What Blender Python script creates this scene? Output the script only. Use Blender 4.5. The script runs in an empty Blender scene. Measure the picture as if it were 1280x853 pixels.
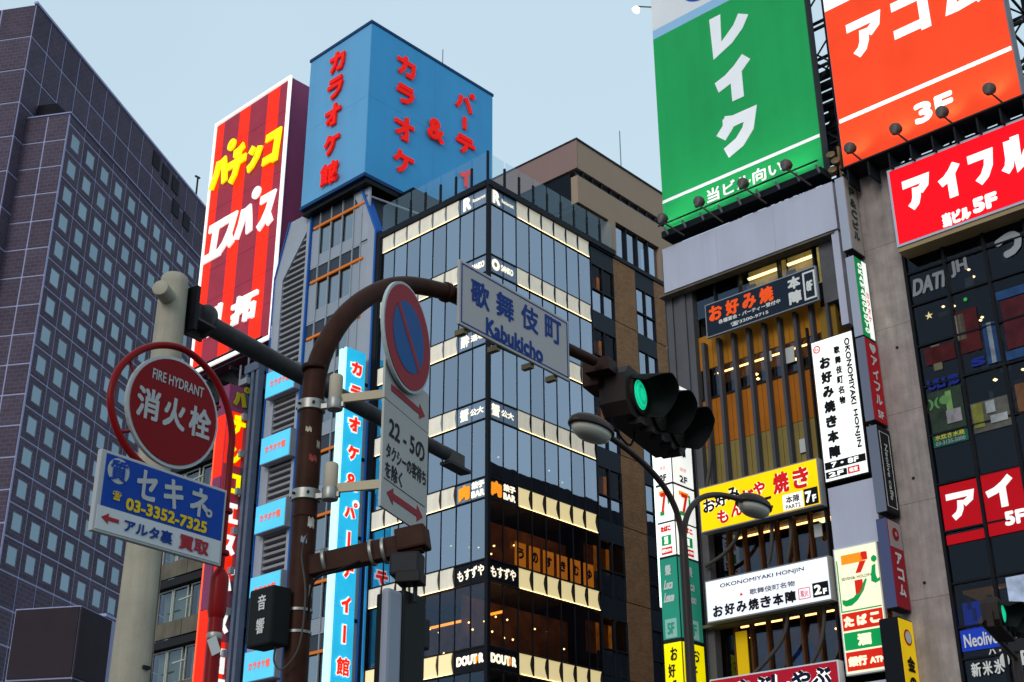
import bpy, bmesh, math, random
from mathutils import Vector, Matrix
random.seed(7)
SC = bpy.context.scene
COL = SC.collection
rad = math.radians

# ------------------------------------------------------------------ camera
FPX = 1692.6; PITCH = rad(24.81); ROLL = rad(-0.27); EYE = Vector((0, 0, 1.6))
_f = Vector((0, math.cos(PITCH), math.sin(PITCH))); _r = Vector((1, 0, 0)); _u = Vector((0, -math.sin(PITCH), math.cos(PITCH)))
CR = math.cos(ROLL)*_r + math.sin(ROLL)*_u
CU = -math.sin(ROLL)*_r + math.cos(ROLL)*_u
cam = bpy.data.cameras.new('camera'); camo = bpy.data.objects.new('camera', cam); COL.objects.link(camo)
cam.sensor_width = 36; cam.lens = FPX/1280*36; cam.clip_end = 3000; cam.clip_start = .1
m = Matrix.Identity(4)
for i in range(3):
    m[i][0] = CR[i]; m[i][1] = CU[i]; m[i][2] = -_f[i]; m[i][3] = EYE[i]
camo.matrix_world = m
SC.camera = camo
cam.dof.use_dof = True; cam.dof.focus_distance = 15.0; cam.dof.aperture_fstop = 9.0

# ------------------------------------------------------------------ world, sun, exposure
SUN_EL, SUN_AZ = rad(24), rad(205)     # low sun behind thin cloud, behind the camera to the left
W = bpy.data.worlds.new('World'); SC.world = W; W.use_nodes = True
nt = W.node_tree; bg = nt.nodes['Background']
sky = nt.nodes.new('ShaderNodeTexSky'); sky.sky_type = 'NISHITA'; sky.sun_disc = False
sky.sun_elevation = SUN_EL; sky.sun_rotation = SUN_AZ; sky.dust_density = 3.0; sky.air_density = 1.0; sky.ozone_density = 1.5
mx = nt.nodes.new('ShaderNodeMix'); mx.data_type = 'RGBA'; mx.inputs[0].default_value = .62
mx.inputs[7].default_value = (5.95, 7.7, 8.9, 1)      # thin even cloud veil
tc = nt.nodes.new('ShaderNodeTexCoord'); nz = nt.nodes.new('ShaderNodeTexNoise'); nz.inputs['Scale'].default_value = 1.6; nz.inputs['Detail'].default_value = 3
mr = nt.nodes.new('ShaderNodeMapRange'); mr.inputs[1].default_value = .3; mr.inputs[2].default_value = .7; mr.inputs[3].default_value = .84; mr.inputs[4].default_value = .96
nt.links.new(tc.outputs['Generated'], nz.inputs['Vector']); nt.links.new(nz.outputs['Fac'], mr.inputs[0]); nt.links.new(mr.outputs[0], mx.inputs[0])
nt.links.new(sky.outputs[0], mx.inputs[6]); nt.links.new(mx.outputs[2], bg.inputs[0]); bg.inputs[1].default_value = 0.1
sl = bpy.data.lights.new('sun', 'SUN'); sl.energy = 1.15; sl.angle = rad(25); sl.color = (1, .93, .86)
so = bpy.data.objects.new('sun', sl); COL.objects.link(so)
sd = Vector((math.sin(SUN_AZ)*math.cos(SUN_EL), math.cos(SUN_AZ)*math.cos(SUN_EL), math.sin(SUN_EL)))
so.rotation_euler = sd.to_track_quat('Z', 'Y').to_euler()
SC.view_settings.view_transform = 'Standard'; SC.view_settings.look = 'None'; SC.view_settings.exposure = 0; SC.view_settings.gamma = 1
SC.render.engine = 'CYCLES'
SC.cycles.max_bounces = 6; SC.cycles.transparent_max_bounces = 12; SC.cycles.diffuse_bounces = 3; SC.cycles.glossy_bounces = 3
SC.cycles.caustics_reflective = False; SC.cycles.caustics_refractive = False; SC.cycles.sample_clamp_indirect = 3

# ------------------------------------------------------------------ materials
def lin(h):
    o = []
    for i in (0, 2, 4):
        v = int(h[i:i+2], 16)/255
        o.append(v/12.92 if v <= .04045 else ((v+.055)/1.055)**2.4)
    return (*o, 1)
_M = {}
def mat(key, hexc=None, rough=.6, metal=0, emit=0, noise=0, ns=1.0, bump=0, rnd=0, streak=0, brick=None, az=0, spec=.1, ecol=None):
    if key in _M: return _M[key]
    M = bpy.data.materials.new(key); M.use_nodes = True; n = M.node_tree.nodes; L = M.node_tree.links
    b = n['Principled BSDF']; c = lin(hexc)
    b.inputs['Base Color'].default_value = c; b.inputs['Roughness'].default_value = rough; b.inputs['Metallic'].default_value = metal
    b.inputs['Specular IOR Level'].default_value = spec
    out = None
    geo = n.new('ShaderNodeNewGeometry')
    def mul(a, fac):
        mm = n.new('ShaderNodeMix'); mm.data_type = 'RGBA'; mm.blend_type = 'MULTIPLY'; mm.inputs[0].default_value = 1
        if a is None: mm.inputs[6].default_value = c
        else: L.new(a, mm.inputs[6])
        L.new(fac, mm.inputs[7]); return mm.outputs[2]
    if brick:
        a = rad(az)
        d = n.new('ShaderNodeVectorMath'); d.operation = 'DOT_PRODUCT'; d.inputs[1].default_value = (math.sin(a), math.cos(a), 0); L.new(geo.outputs['Position'], d.inputs[0])
        s = n.new('ShaderNodeSeparateXYZ'); L.new(geo.outputs['Position'], s.inputs[0])
        cb = n.new('ShaderNodeCombineXYZ'); L.new(d.outputs['Value'], cb.inputs[0]); L.new(s.outputs[2], cb.inputs[1])
        bt = n.new('ShaderNodeTexBrick'); L.new(cb.outputs[0], bt.inputs['Vector']); bw, bh, ms, c2, c3 = brick
        bt.inputs['Scale'].default_value = 1; bt.inputs['Brick Width'].default_value = bw; bt.inputs['Row Height'].default_value = bh; bt.inputs['Mortar Size'].default_value = ms
        bt.inputs['Color1'].default_value = c; bt.inputs['Color2'].default_value = lin(c2); bt.inputs['Mortar'].default_value = lin(c3); bt.inputs['Bias'].default_value = -.1
        out = bt.outputs['Color']
    if noise or streak:
        for k, (amp, sc3) in enumerate(((noise, (ns, ns, ns)), (streak, (3*ns, 3*ns, .25*ns)))):
            if not amp: continue
            mp = n.new('ShaderNodeMapping'); mp.inputs['Scale'].default_value = sc3; L.new(geo.outputs['Position'], mp.inputs[0])
            t = n.new('ShaderNodeTexNoise'); t.inputs['Scale'].default_value = 1; t.inputs['Detail'].default_value = 5; t.inputs['Roughness'].default_value = .6; L.new(mp.outputs[0], t.inputs['Vector'])
            r = n.new('ShaderNodeMapRange'); r.inputs[1].default_value = .32; r.inputs[2].default_value = .68; r.inputs[3].default_value = 1-amp; r.inputs[4].default_value = 1+amp*.6; L.new(t.outputs['Fac'], r.inputs[0])
            out = mul(out, r.outputs[0])
    if rnd:
        oi = n.new('ShaderNodeObjectInfo'); r = n.new('ShaderNodeMapRange'); r.inputs[3].default_value = 1-rnd; r.inputs[4].default_value = 1+rnd*.5; L.new(oi.outputs['Random'], r.inputs[0]); out = mul(out, r.outputs[0])
    if out is not None: L.new(out, b.inputs['Base Color'])
    if bump:
        t = n.new('ShaderNodeTexNoise'); t.inputs['Scale'].default_value = 14*ns; t.inputs['Detail'].default_value = 4; L.new(geo.outputs['Position'], t.inputs['Vector'])
        bp = n.new('ShaderNodeBump'); bp.inputs['Strength'].default_value = bump; bp.inputs['Distance'].default_value = .02; L.new(t.outputs['Fac'], bp.inputs['Height']); L.new(bp.outputs[0], b.inputs['Normal'])
    if emit:
        b.inputs['Emission Color'].default_value = lin(ecol) if ecol else c
        if out is not None and not ecol: L.new(out, b.inputs['Emission Color'])
        b.inputs['Emission Strength'].default_value = emit
        if not ecol:
            # uneven tubes behind the acrylic
            t = n.new('ShaderNodeTexNoise'); t.inputs['Scale'].default_value = .9; t.inputs['Detail'].default_value = 1; L.new(geo.outputs['Position'], t.inputs['Vector'])
            r = n.new('ShaderNodeMapRange'); r.inputs[1].default_value = .3; r.inputs[2].default_value = .7; r.inputs[3].default_value = emit*.9; r.inputs[4].default_value = emit*1.1; L.new(t.outputs['Fac'], r.inputs[0]); L.new(r.outputs[0], b.inputs['Emission Strength'])
    _M[key] = M
    return M
def glass(key, tint='5A6672', refl=.33, rcol='D8E4F4', rough=.015):
    if key in _M: return _M[key]
    M = bpy.data.materials.new(key); M.use_nodes = True; n = M.node_tree.nodes; L = M.node_tree.links
    n.remove(n['Principled BSDF']); o = n['Material Output']
    g = n.new('ShaderNodeBsdfGlossy'); g.inputs['Roughness'].default_value = rough; g.inputs['Color'].default_value = lin(rcol)
    t = n.new('ShaderNodeBsdfTransparent'); t.inputs['Color'].default_value = lin(tint)
    fr = n.new('ShaderNodeFresnel'); fr.inputs[0].default_value = 1.5
    oi = n.new('ShaderNodeObjectInfo'); r = n.new('ShaderNodeMapRange'); r.inputs[3].default_value = refl*.88; r.inputs[4].default_value = refl*1.12; L.new(oi.outputs['Random'], r.inputs[0])
    a = n.new('ShaderNodeMath'); a.operation = 'ADD'; a.use_clamp = True; L.new(fr.outputs[0], a.inputs[0]); L.new(r.outputs[0], a.inputs[1])
    gb_ = n.new('ShaderNodeNewGeometry'); inv = n.new('ShaderNodeMath'); inv.operation = 'SUBTRACT'; inv.inputs[0].default_value = 1; L.new(gb_.outputs['Backfacing'], inv.inputs[1])
    a2 = n.new('ShaderNodeMath'); a2.operation = 'MULTIPLY'; L.new(a.outputs[0], a2.inputs[0]); L.new(inv.outputs[0], a2.inputs[1]); a = a2
    mm = n.new('ShaderNodeMixShader'); L.new(a.outputs[0], mm.inputs[0]); L.new(t.outputs[0], mm.inputs[1]); L.new(g.outputs[0], mm.inputs[2]); L.new(mm.outputs[0], o.inputs['Surface'])
    # slight waviness of the float glass
    tx = n.new('ShaderNodeTexNoise'); tx.inputs['Scale'].default_value = .55; geo = n.new('ShaderNodeNewGeometry'); L.new(geo.outputs['Position'], tx.inputs['Vector'])
    bp = n.new('ShaderNodeBump'); bp.inputs['Strength'].default_value = .25; bp.inputs['Distance'].default_value = .03; L.new(tx.outputs['Fac'], bp.inputs['Height']); L.new(bp.outputs[0], g.inputs['Normal'])
    _M[key] = M; return M

# ------------------------------------------------------------------ frames and builders
def ray(px, py): return (px-640)/FPX*CR - (py-426.5)/FPX*CU + _f
class P:
    """vertical plane: local x to the photo's right, y inward (away from the viewer), z up, origin on the ground"""
    def __init__(s, az, px=None, py=None, D=None, flip=False, O=None):
        a = rad(az); s.u = Vector((math.sin(a), math.cos(a), 0))
        if flip: s.u = -s.u
        s.n = Vector((-s.u.y, s.u.x, 0)); s.rz = math.atan2(s.u.y, s.u.x)
        if O is None:
            d = ray(px, py); d = d*(D/math.hypot(d.x, d.y)); q = EYE+d; O = Vector((q.x, q.y, 0))
        s.O = Vector((O.x, O.y, 0))
    def uz(s, px, py, y=0):
        d = ray(px, py); o = s.O + s.n*y; t = ((o-EYE).dot(s.n))/d.dot(s.n); q = EYE + d*t - o
        return q.dot(s.u), q.z
    def w(s, x, y, z): return s.O + s.u*x + s.n*y + Vector((0, 0, z))
    def sub(s, x, y, az, flip=False): return P(az, flip=flip, O=s.w(x, y, 0))
def mesh(name, vs, fs, mt, smooth=False):
    me = bpy.data.meshes.new(name); me.from_pydata(vs, [], fs); me.update()
    if mt: me.materials.append(mt)
    if smooth: me.shade_smooth()
    return me
_BM = {}
def boxmesh(dx, dy, dz, mt, bev=0):
    k = (round(dx, 3), round(dy, 3), round(dz, 3), mt.name, bev)
    if k not in _BM:
        bm = bmesh.new(); bmesh.ops.create_cube(bm, size=1); bmesh.ops.scale(bm, vec=(max(dx, .001), max(dy, .001), max(dz, .001)), verts=bm.verts)
        if bev: bmesh.ops.bevel(bm, geom=bm.edges[:], offset=bev, segments=2, affect='EDGES', profile=.6)
        me = bpy.data.meshes.new('box'); bm.to_mesh(me); bm.free(); me.materials.append(mt); _BM[k] = me
    return _BM[k]
POS = {}
TQ = []
class T:
    def __init__(s, pl, name, label, cat, o=(0, 0, 0), group=None, kind=None):
        s.P = pl; s.o = Vector(o); e = bpy.data.objects.new(name, None); COL.objects.link(e); e.empty_display_size = .3
        e.location = pl.w(*o); e.rotation_euler = (0, 0, pl.rz); s.e = e
        if label: e['label'] = label
        if cat: e['category'] = cat
        if group: e['group'] = group
        if kind: e['kind'] = kind
    def add(s, name, me, c, parent=None, label=None, kind=None, rot=None):
        ob = bpy.data.objects.new(name, me); COL.objects.link(ob); c = Vector(c)
        ob.parent = parent or s.e; base = POS[parent.name] if parent else s.o
        ob.location = c-base; POS[ob.name] = c
        if rot: ob.rotation_euler = rot
        if label: ob['label'] = label
        if kind: ob['kind'] = kind
        return ob
    def box(s, name, x0, x1, y0, y1, z0, z1, mt, parent=None, label=None, bev=0, rot=None, kind=None):
        return s.add(name, boxmesh(abs(x1-x0), abs(y1-y0), abs(z1-z0), mt, bev), ((x0+x1)/2, (y0+y1)/2, (z0+z1)/2), parent, label, kind, rot)
    def prism(s, name, pts, y0, y1, mt, parent=None, label=None, kind=None):
        n = len(pts); cx = sum(p[0] for p in pts)/n; cz = sum(p[1] for p in pts)/n; cy = (y0+y1)/2
        vs = [(p[0]-cx, y0-cy, p[1]-cz) for p in pts]+[(p[0]-cx, y1-cy, p[1]-cz) for p in pts]
        fs = [tuple(range(n)), tuple(range(2*n-1, n-1, -1))]+[(i, i+n, (i+1) % n+n, (i+1) % n) for i in range(n)]
        me = mesh(name, vs, fs, mt); bm = bmesh.new(); bm.from_mesh(me); bmesh.ops.recalc_face_normals(bm, faces=bm.faces); bm.to_mesh(me); bm.free()
        return s.add(name, me, (cx, cy, cz), parent, label, kind)
    def tube(s, name, pts, r, mt, parent=None, label=None, n=14, kind=None, caps=True):
        return s.add(name, tubemesh(pts, r, mt, n, pts[0], caps), pts[0], parent, label, kind)
    def lathe(s, name, prof, c, axis, mt, parent=None, label=None, n=28):
        """prof: (radius, distance along axis)"""
        a = Vector(axis).normalized(); q = a.to_track_quat('Z', 'Y'); vs = []; fs = []
        for r, h in prof:
            for i in range(n):
                t = 2*math.pi*i/n; v = q @ Vector((max(r, .0005)*math.cos(t), max(r, .0005)*math.sin(t), h)); vs.append(v)
        for k in range(len(prof)-1):
            for i in range(n):
                j = (i+1) % n; fs.append((k*n+i, k*n+j, (k+1)*n+j, (k+1)*n+i))
        fs.append(tuple(range(n-1, -1, -1))); fs.append(tuple((len(prof)-1)*n+i for i in range(n)))
        me = mesh(name, vs, fs, mt, True)
        try: me.set_sharp_from_angle(angle=rad(40))
        except Exception: pass
        return s.add(name, me, c, parent, label)
    def text(s, st, cx, cz, w, h, y, mt, bold=0, ext=0, parent=None, name='lettering', em=False, shear=0, rot=0, vert=False, gap=1.0, label=None):
        TQ.append((s, st, cx, cz, w, h, y, mt, bold, ext, parent, name, em, shear, rot, vert, gap, label))
    def tpx(s, st, px, py, wpx, hpx, y, mt, **k):
        """same, centre and size read off as picture angles on this thing's plane"""
        cx, cz = s.P.uz(px, py, y); xa = s.P.uz(px-wpx/2, py, y)[0]; xb = s.P.uz(px+wpx/2, py, y)[0]
        za = s.P.uz(px, py-hpx/2, y)[1]; zb = s.P.uz(px, py+hpx/2, y)[1]
        s.text(st, (xa+xb)/2, (za+zb)/2, xb-xa, za-zb, y, mt, **k)
def tubemesh(pts, r, mt, n=14, base=(0, 0, 0), caps=True, name='tube'):
    base = Vector(base)
    pts = [Vector(p)-base for p in pts]; rs = r if isinstance(r, (list, tuple)) else [r]*len(pts); vs = []; fs = []
    t0 = (pts[1]-pts[0]).normalized(); up = Vector((0, 0, 1)) if abs(t0.z) < .9 else Vector((0, 1, 0)); nrm = t0.cross(up).normalized()
    for i, p in enumerate(pts):
        t = (pts[min(i+1, len(pts)-1)]-pts[max(i-1, 0)]).normalized(); nrm = (nrm - t*nrm.dot(t)).normalized(); b = t.cross(nrm)
        for k in range(n):
            a = 2*math.pi*k/n; vs.append(p+(nrm*math.cos(a)+b*math.sin(a))*rs[i])
    for i in range(len(pts)-1):
        for k in range(n): fs.append((i*n+k, (i+1)*n+k, (i+1)*n+(k+1) % n, i*n+(k+1) % n))
    if caps: fs.append(tuple(range(n))); fs.append(tuple((len(pts)-1)*n+k for k in range(n-1, -1, -1)))
    me = mesh(name, vs, fs, mt, True)
    bm = bmesh.new(); bm.from_mesh(me); bmesh.ops.recalc_face_normals(bm, faces=bm.faces); bm.to_mesh(me); bm.free()
    try: me.set_sharp_from_angle(angle=rad(50))
    except Exception: pass
    return me
def arc(cx, cz, r, a0, a1, n, y=0, rz=None):
    return [(cx+r*math.cos(rad(a0+(a1-a0)*i/n)), y, cz+(rz or r)*math.sin(rad(a0+(a1-a0)*i/n))) for i in range(n+1)]
def smooth_path(p, n=6):
    """Catmull-Rom through the points"""
    p = [Vector(q) for q in p]; o = []
    for i in range(len(p)-1):
        a, b, c, d = p[max(i-1, 0)], p[i], p[i+1], p[min(i+2, len(p)-1)]
        for k in range(n):
            t = k/n; o.append(.5*((2*b)+(c-a)*t+(2*a-5*b+4*c-d)*t*t+(3*b-a-3*c+d)*t**3))
    return o+[p[-1]]


# ------------------------------------------------------------------ heavy gothic katakana built from strokes
STK = {
'カ': [[(.06,.72),(.88,.72),(.85,.28),(.76,.09),(.56,.09)], [(.44,1),(.41,.6),(.30,.3),(.08,.04)]],
'ラ': [[(.18,.92),(.84,.92)], [(.06,.62),(.9,.62),(.80,.33),(.56,.12),(.24,.04)]],
'オ': [[(.06,.72),(.94,.72)], [(.63,1),(.63,.08),(.44,.08)], [(.58,.70),(.4,.42),(.08,.2)]],
'ケ': [[(.36,1),(.26,.7),(.06,.48)], [(.28,.76),(.96,.76)], [(.66,.74),(.60,.4),(.46,.18),(.24,.03)]],
'パ': [[(.32,.78),(.25,.42),(.04,.06)], [(.58,.80),(.76,.45),(.90,.06)], 'o'],
'チ': [[(.86,.96),(.55,.87),(.16,.85)], [(.02,.56),(.98,.56)], [(.54,.86),(.54,.45),(.45,.2),(.22,.03)]],
'ン': [[(.08,.88),(.42,.7)], [(.94,.78),(.74,.42),(.42,.16),(.08,.07)]],
'コ': [[(.08,.9),(.92,.9),(.92,.02)], [(.06,.1),(.9,.1)]],
'エ': [[(.14,.9),(.86,.9)], [(.5,.9),(.5,.1)], [(.02,.09),(.98,.09)]],
'ス': [[(.12,.9),(.84,.9),(.66,.5),(.36,.2),(.04,.05)], [(.56,.44),(.96,.05)]],
'日': [[(.14,1),(.14,0)], [(.86,1),(.86,0)], [(.14,.92),(.86,.92)], [(.14,.5),(.86,.5)], [(.14,.08),(.86,.08)]],
'拓': [[(.02,.74),(.42,.74)], [(.24,1),(.24,.07),(.1,.07)], [(.02,.3),(.44,.46)], [(.48,.9),(1,.9)], [(.72,.9),(.62,.6),(.46,.38)], [(.62,.5),(.62,0)], [(.62,.48),(.94,.48),(.94,0)], [(.62,.08),(.94,.08)]],
'テ': [[(.18,.93),(.82,.93)], [(.02,.62),(.98,.62)], [(.54,.62),(.49,.3),(.26,.03)]],
'ィ': [[(.9,.95),(.6,.66),(.1,.46)], [(.58,.6),(.58,.0)]],
'レ': [[(.15,1),(.15,.07),(.5,.24),(.8,.5),(.98,.8)]],
'イ': [[(.95,.98),(.68,.74),(.38,.56),(.04,.46)], [(.62,.66),(.62,0)]],
'ク': [[(.36,1),(.26,.72),(.04,.5)], [(.28,.82),(.92,.82),(.82,.45),(.56,.18),(.16,.03)]],
'ア': [[(.02,.9),(.94,.9),(.88,.68),(.6,.5)], [(.48,.68),(.44,.35),(.34,.16),(.12,.03)]],
'ム': [[(.46,.98),(.24,.5),(.12,.1),(.3,.1),(.86,.17)], [(.66,.55),(.96,.02)]],
'フ': [[(.04,.9),(.94,.9),(.84,.5),(.58,.2),(.22,.03)]],
'ル': [[(.28,.92),(.26,.45),(.18,.2),(.0,.05)], [(.56,1),(.56,.08),(.76,.2),(1,.52)]],
'|': [[(.5,1),(.5,0)]],
}
def stroke_mesh(ch, w, h, th, dep, mt, shear=0, sh=None):
    vs = []; fs = []
    def quadloop(L, R, k):
        n = len(L); b = len(vs); y0 = -dep-.003*k
        for a in (L, R):
            for (x, z) in a: vs.append((x, y0, z))
        for a in (L, R):
            for (x, z) in a: vs.append((x, 0, z))
        for i in range(n-1):
            fs.append((b+i, b+i+1, b+n+i+1, b+n+i)); fs.append((b+2*n+i, b+3*n+i, b+3*n+i+1, b+2*n+i+1))
            fs.append((b+i, b+2*n+i, b+2*n+i+1, b+i+1)); fs.append((b+n+i, b+n+i+1, b+3*n+i+1, b+3*n+i))
        fs.append((b, b+n, b+3*n, b+2*n)); fs.append((b+n-1, b+3*n-1, b+4*n-1, b+2*n-1))
    iw, ih = max(w-th, .01), max(h-th, .01)
    for k, st in enumerate(STK[ch]):
        if st == 'o':
            r = th*.78; c = (.42*w-r*.15, .46*h); n = 18
            o = [(c[0]+r*math.cos(2*math.pi*i/n), c[1]+r*math.sin(2*math.pi*i/n)) for i in range(n+1)]; q = [(c[0]+r*.3*math.cos(2*math.pi*i/n), c[1]+r*.3*math.sin(2*math.pi*i/n)) for i in range(n+1)]
            quadloop(o, q, k); continue
        p = [Vector(((x-.5)*iw, (z-.5)*ih)) for x, z in st]
        if len(p) > 2: pass
        d0 = (p[1]-p[0]).normalized(); d1 = (p[-1]-p[-2]).normalized(); 
        if abs(d0.x) < .05 or abs(d0.y) < .05: p[0] = p[0]-d0*th*.45
        if abs(d1.x) < .05 or abs(d1.y) < .05: p[-1] = p[-1]+d1*th*.45
        L = []; R = []
        for i, q in enumerate(p):
            a = (p[i]-p[i-1]).normalized() if i else None; b = (p[i+1]-p[i]).normalized() if i < len(p)-1 else None
            if a is None: n_ = Vector((-b.y, b.x)); m_ = 1
            elif b is None: n_ = Vector((-a.y, a.x)); m_ = 1
            else:
                n_ = (Vector((-a.y, a.x))+Vector((-b.y, b.x))).normalized(); m_ = min(1/max(n_.dot(Vector((-a.y, a.x))), .3), 1.5)
            L.append(tuple(q+n_*th/2*m_)); R.append(tuple(q-n_*th/2*m_))
        quadloop(L, R, k)
    vs = [(x+shear*z, y, z) for x, y, z in vs]
    me = mesh('strokes', vs, fs, mt); bm = bmesh.new(); bm.from_mesh(me); bmesh.ops.recalc_face_normals(bm, faces=bm.faces); bm.to_mesh(me); bm.free(); return me
def stroke_letter(t, ch, cx, cz, w, h, y, mt, th, dep=.05, shear=0):
    return t.add('letter', stroke_mesh(ch, w, h, th, dep, mt, shear), (cx, y, cz))
def sl_px(t, ch, px, py, wpx, hpx, y, mt, th, dep=.05, shear=0):
    cx, cz = t.P.uz(px, py, y); xa = t.P.uz(px-wpx/2, py, y)[0]; xb = t.P.uz(px+wpx/2, py, y)[0]; za = t.P.uz(px, py-hpx/2, y)[1]; zb = t.P.uz(px, py+hpx/2, y)[1]
    return stroke_letter(t, ch, (xa+xb)/2, (za+zb)/2, xb-xa, za-zb, y, mt, th, dep, shear)

def lampm(key, hexc, s): return mat(key, hexc, emit=s, ecol=hexc, rough=.5)
# ------------------------------------------------------------------ common materials
mWhite = mat('white_paint', 'D8DADC', rough=.45, noise=.06)
mInk = mat('black_ink', '15171C', rough=.5)
mDark = mat('dark_metal', '23242A', rough=.45, noise=.15)
mBlackM = mat('black_metal', '14151A', rough=.4)
mGrey = mat('grey_metal', '8A8F98', rough=.5, noise=.1)
mSteel = mat('galvanised_steel', '9A9A96', rough=.42, metal=.6, noise=.25, ns=9)
mConc = mat('concrete', '8E8A86', rough=.9, noise=.18, ns=.7, bump=.3, streak=.15)
LW = lambda s=.75: mat('lit_white_%g' % s, 'F4F4EE', emit=s, rough=.35)

# ================================================================== ground
gp = P(90, O=Vector((0, 0, 0)))
def sheet(name, x0, x1, y0, y1, z, mt, thick=None):
    n = 1
    if thick: me = boxmesh(x1-x0, y1-y0, thick, mt); c = ((x0+x1)/2, (y0+y1)/2, z-thick/2)
    else: me = mesh(name, [(x0-(x0+x1)/2, y0-(y0+y1)/2, 0), (x1-(x0+x1)/2, y0-(y0+y1)/2, 0), (x1-(x0+x1)/2, y1-(y0+y1)/2, 0), (x0-(x0+x1)/2, y1-(y0+y1)/2, 0)], [(0, 1, 2, 3)], mt); c = ((x0+x1)/2, (y0+y1)/2, z)
    ob = bpy.data.objects.new(name, me); COL.objects.link(ob); ob.location = c; ob['kind'] = 'structure'; return ob
sheet('ground', -1500, 1500, -1500, 1500, -.14, mat('ground_concrete', '6E6B68', rough=.95, noise=.15, ns=.3))
GLp = P(-47, 611, 225, 56, True)
GRp = P(42, 611, 225, 56)
Rp = P(-48, 830, 365, 48, True)
def strip(name, pl, x0, x1, y0, y1, z, mt, thick=None):
    ob = sheet(name, x0, x1, y0, y1, z, mt, thick); ob.location = pl.w((x0+x1)/2, (y0+y1)/2, ob.location.z); ob.rotation_euler = (0, 0, pl.rz); return ob
mAsph = mat('asphalt', '3C3C3E', rough=.95, noise=.2, ns=2, bump=.4)
strip('road', GLp, -160, 120, -34, -8, -.12, mAsph)
mPave = mat('paving_slabs', '8C8783', rough=.9, brick=(.6, .3, .012, '7C7874', '5E5B58'), az=42)
strip('pavement', GLp, -160, 60, -8, -.02, 0, mPave, .13)
strip('near_pavement', GLp, -60, 60, -62, -34, 0, mPave, .13)
mKerb = mat('kerb_stone', 'A5A29C', rough=.85, noise=.1)
strip('kerb', GLp, -160, 60, -8.2, -8.0, .004, mKerb, .16)
strip('near_kerb', GLp, -60, 60, -34, -33.8, .004, mKerb, .16)
mLine = mat('road_paint', 'D6D6D2', rough=.8, noise=.15, ns=4)
for i in range(8): strip('road_marking', GLp, -14+i*1.6, -13.2+i*1.6, -32.5, -9.5, -.115, mLine)
strip('road_marking', GLp, -160, 120, -21.1, -20.9, -.111, mLine)

# ================================================================== hotel tower
Hp = P(11.9, 88, 142, 130)
mHj = mat('hotel_joint', 'A2A4C6', rough=.8)
mHp = mat('hotel_tile', '564B59', rough=.75, noise=.12, ns=.5, rnd=.14, brick=(.9, .45, .03, '4F4452', '665E70'), az=11.9)
mHp2 = mat('hotel_tile_return', '564B59', rough=.75, noise=.12, ns=.5, rnd=.12, brick=(.9, .45, .03, '4F4452', '665E70'), az=-78.1)
mHd = mat('hotel_dark', '1E1D26', rough=.7)
mHg = glass('hotel_window_glass', '8494A4', refl=.38, rcol='B4CBD8', rough=.06)
mCurt = mat('hotel_curtain', '7C8C98', rough=.9, rnd=.4)
h = T(Hp, 'hotel_tower', 'towering dark purple tiled hotel with a grid of small square windows', 'hotel')
h.box('wall', .02, 44, .076, 30, 0, 84.67, mHj)
h.box('tower_core', -1.8, 46, 5.1, 42, 0, 98.6, mHj, label='set back upper part of the tower')
CW, RH = 3.3, 3.24
def ringmesh(w, hh, hw, hz, th, mt):
    a = [(-w/2, -hh/2), (w/2, -hh/2), (w/2, hh/2), (-w/2, hh/2)]; b = [(-hw/2, -hz/2), (hw/2, -hz/2), (hw/2, hz/2), (-hw/2, hz/2)]
    vs = [(x, -th/2, z) for x, z in a]+[(x, -th/2, z) for x, z in b]+[(x, th/2, z) for x, z in a]+[(x, th/2, z) for x, z in b]
    fs = []
    for i in range(4):
        j = (i+1) % 4
        fs += [(i, j, 4+j, 4+i), (8+j, 8+i, 12+i, 12+j), (j, i, 8+i, 8+j), (4+i, 4+j, 12+j, 12+i)]
    me = mesh('ring', vs, fs, mt); bm = bmesh.new(); bm.from_mesh(me); bmesh.ops.recalc_face_normals(bm, faces=bm.faces); bm.to_mesh(me); bm.free(); return me
hr = ringmesh(CW-.2, RH-.2, 1.72, 1.8, .05, mHp)
hfr = ringmesh(1.72, 1.8, 1.56, 1.64, .03, mat('hotel_window_frame', '6C6A7A', rough=.5))
hwin = boxmesh(1.56, .02, 1.64, mHg)
hc = boxmesh(1.5, .03, 1.4, mCurt)
for i in range(12):
    for j in range(15):
        x = 1.84+CW*i; z = 81.95-RH*j
        p = h.add('wall_panel', hr, (x, .045, z))
        f = h.add('window', hfr, (x, .035, z), p); 
        h.add('pane', hwin, (x, .048, z), p)
        rv = random.random()
        h.box('room_blind' if rv < .97 else 'lit_room', x-.78, x+.78, .06, .074, z-.82+(random.choice([0, 0, .3, .6]) if rv < .7 else 0), z+.82, mat('hotel_curtain', '8FA0AA') if rv < .7 else (mat('hotel_room_dark', '2A3442', rough=.8, rnd=.4) if rv < .97 else mat('hotel_lit_room', 'D8D0A8', emit=.35)), parent=p)
hb = boxmesh(CW-.2, .05, RH-.2, mHp)
for i in range(12):
    for j in range(15, 24): h.add('wall_panel', hb, (1.84+CW*i, .045, 81.95-RH*j))
for i in range(12): h.box('wall_panel', .28+CW*i, .28+CW*(i+1)-.2, .02, .07, 83.7, 84.6, mHp)
# return wall of the projecting block
HLp = Hp.sub(0, 0, -78.1, True)
hl = hl0 = h
for i in range(2):
    for j in range(25):
        z = 83.05-RH*j
        h.box('wall_panel', -.05, .02, .16+i*2.5, 2.46+i*2.5, z-RH/2+.1, z+RH/2-.1, mHp2)
h.box('coping', -.14, 44, -.14, 5.0, 84.67, 84.8, mHj)
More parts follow.
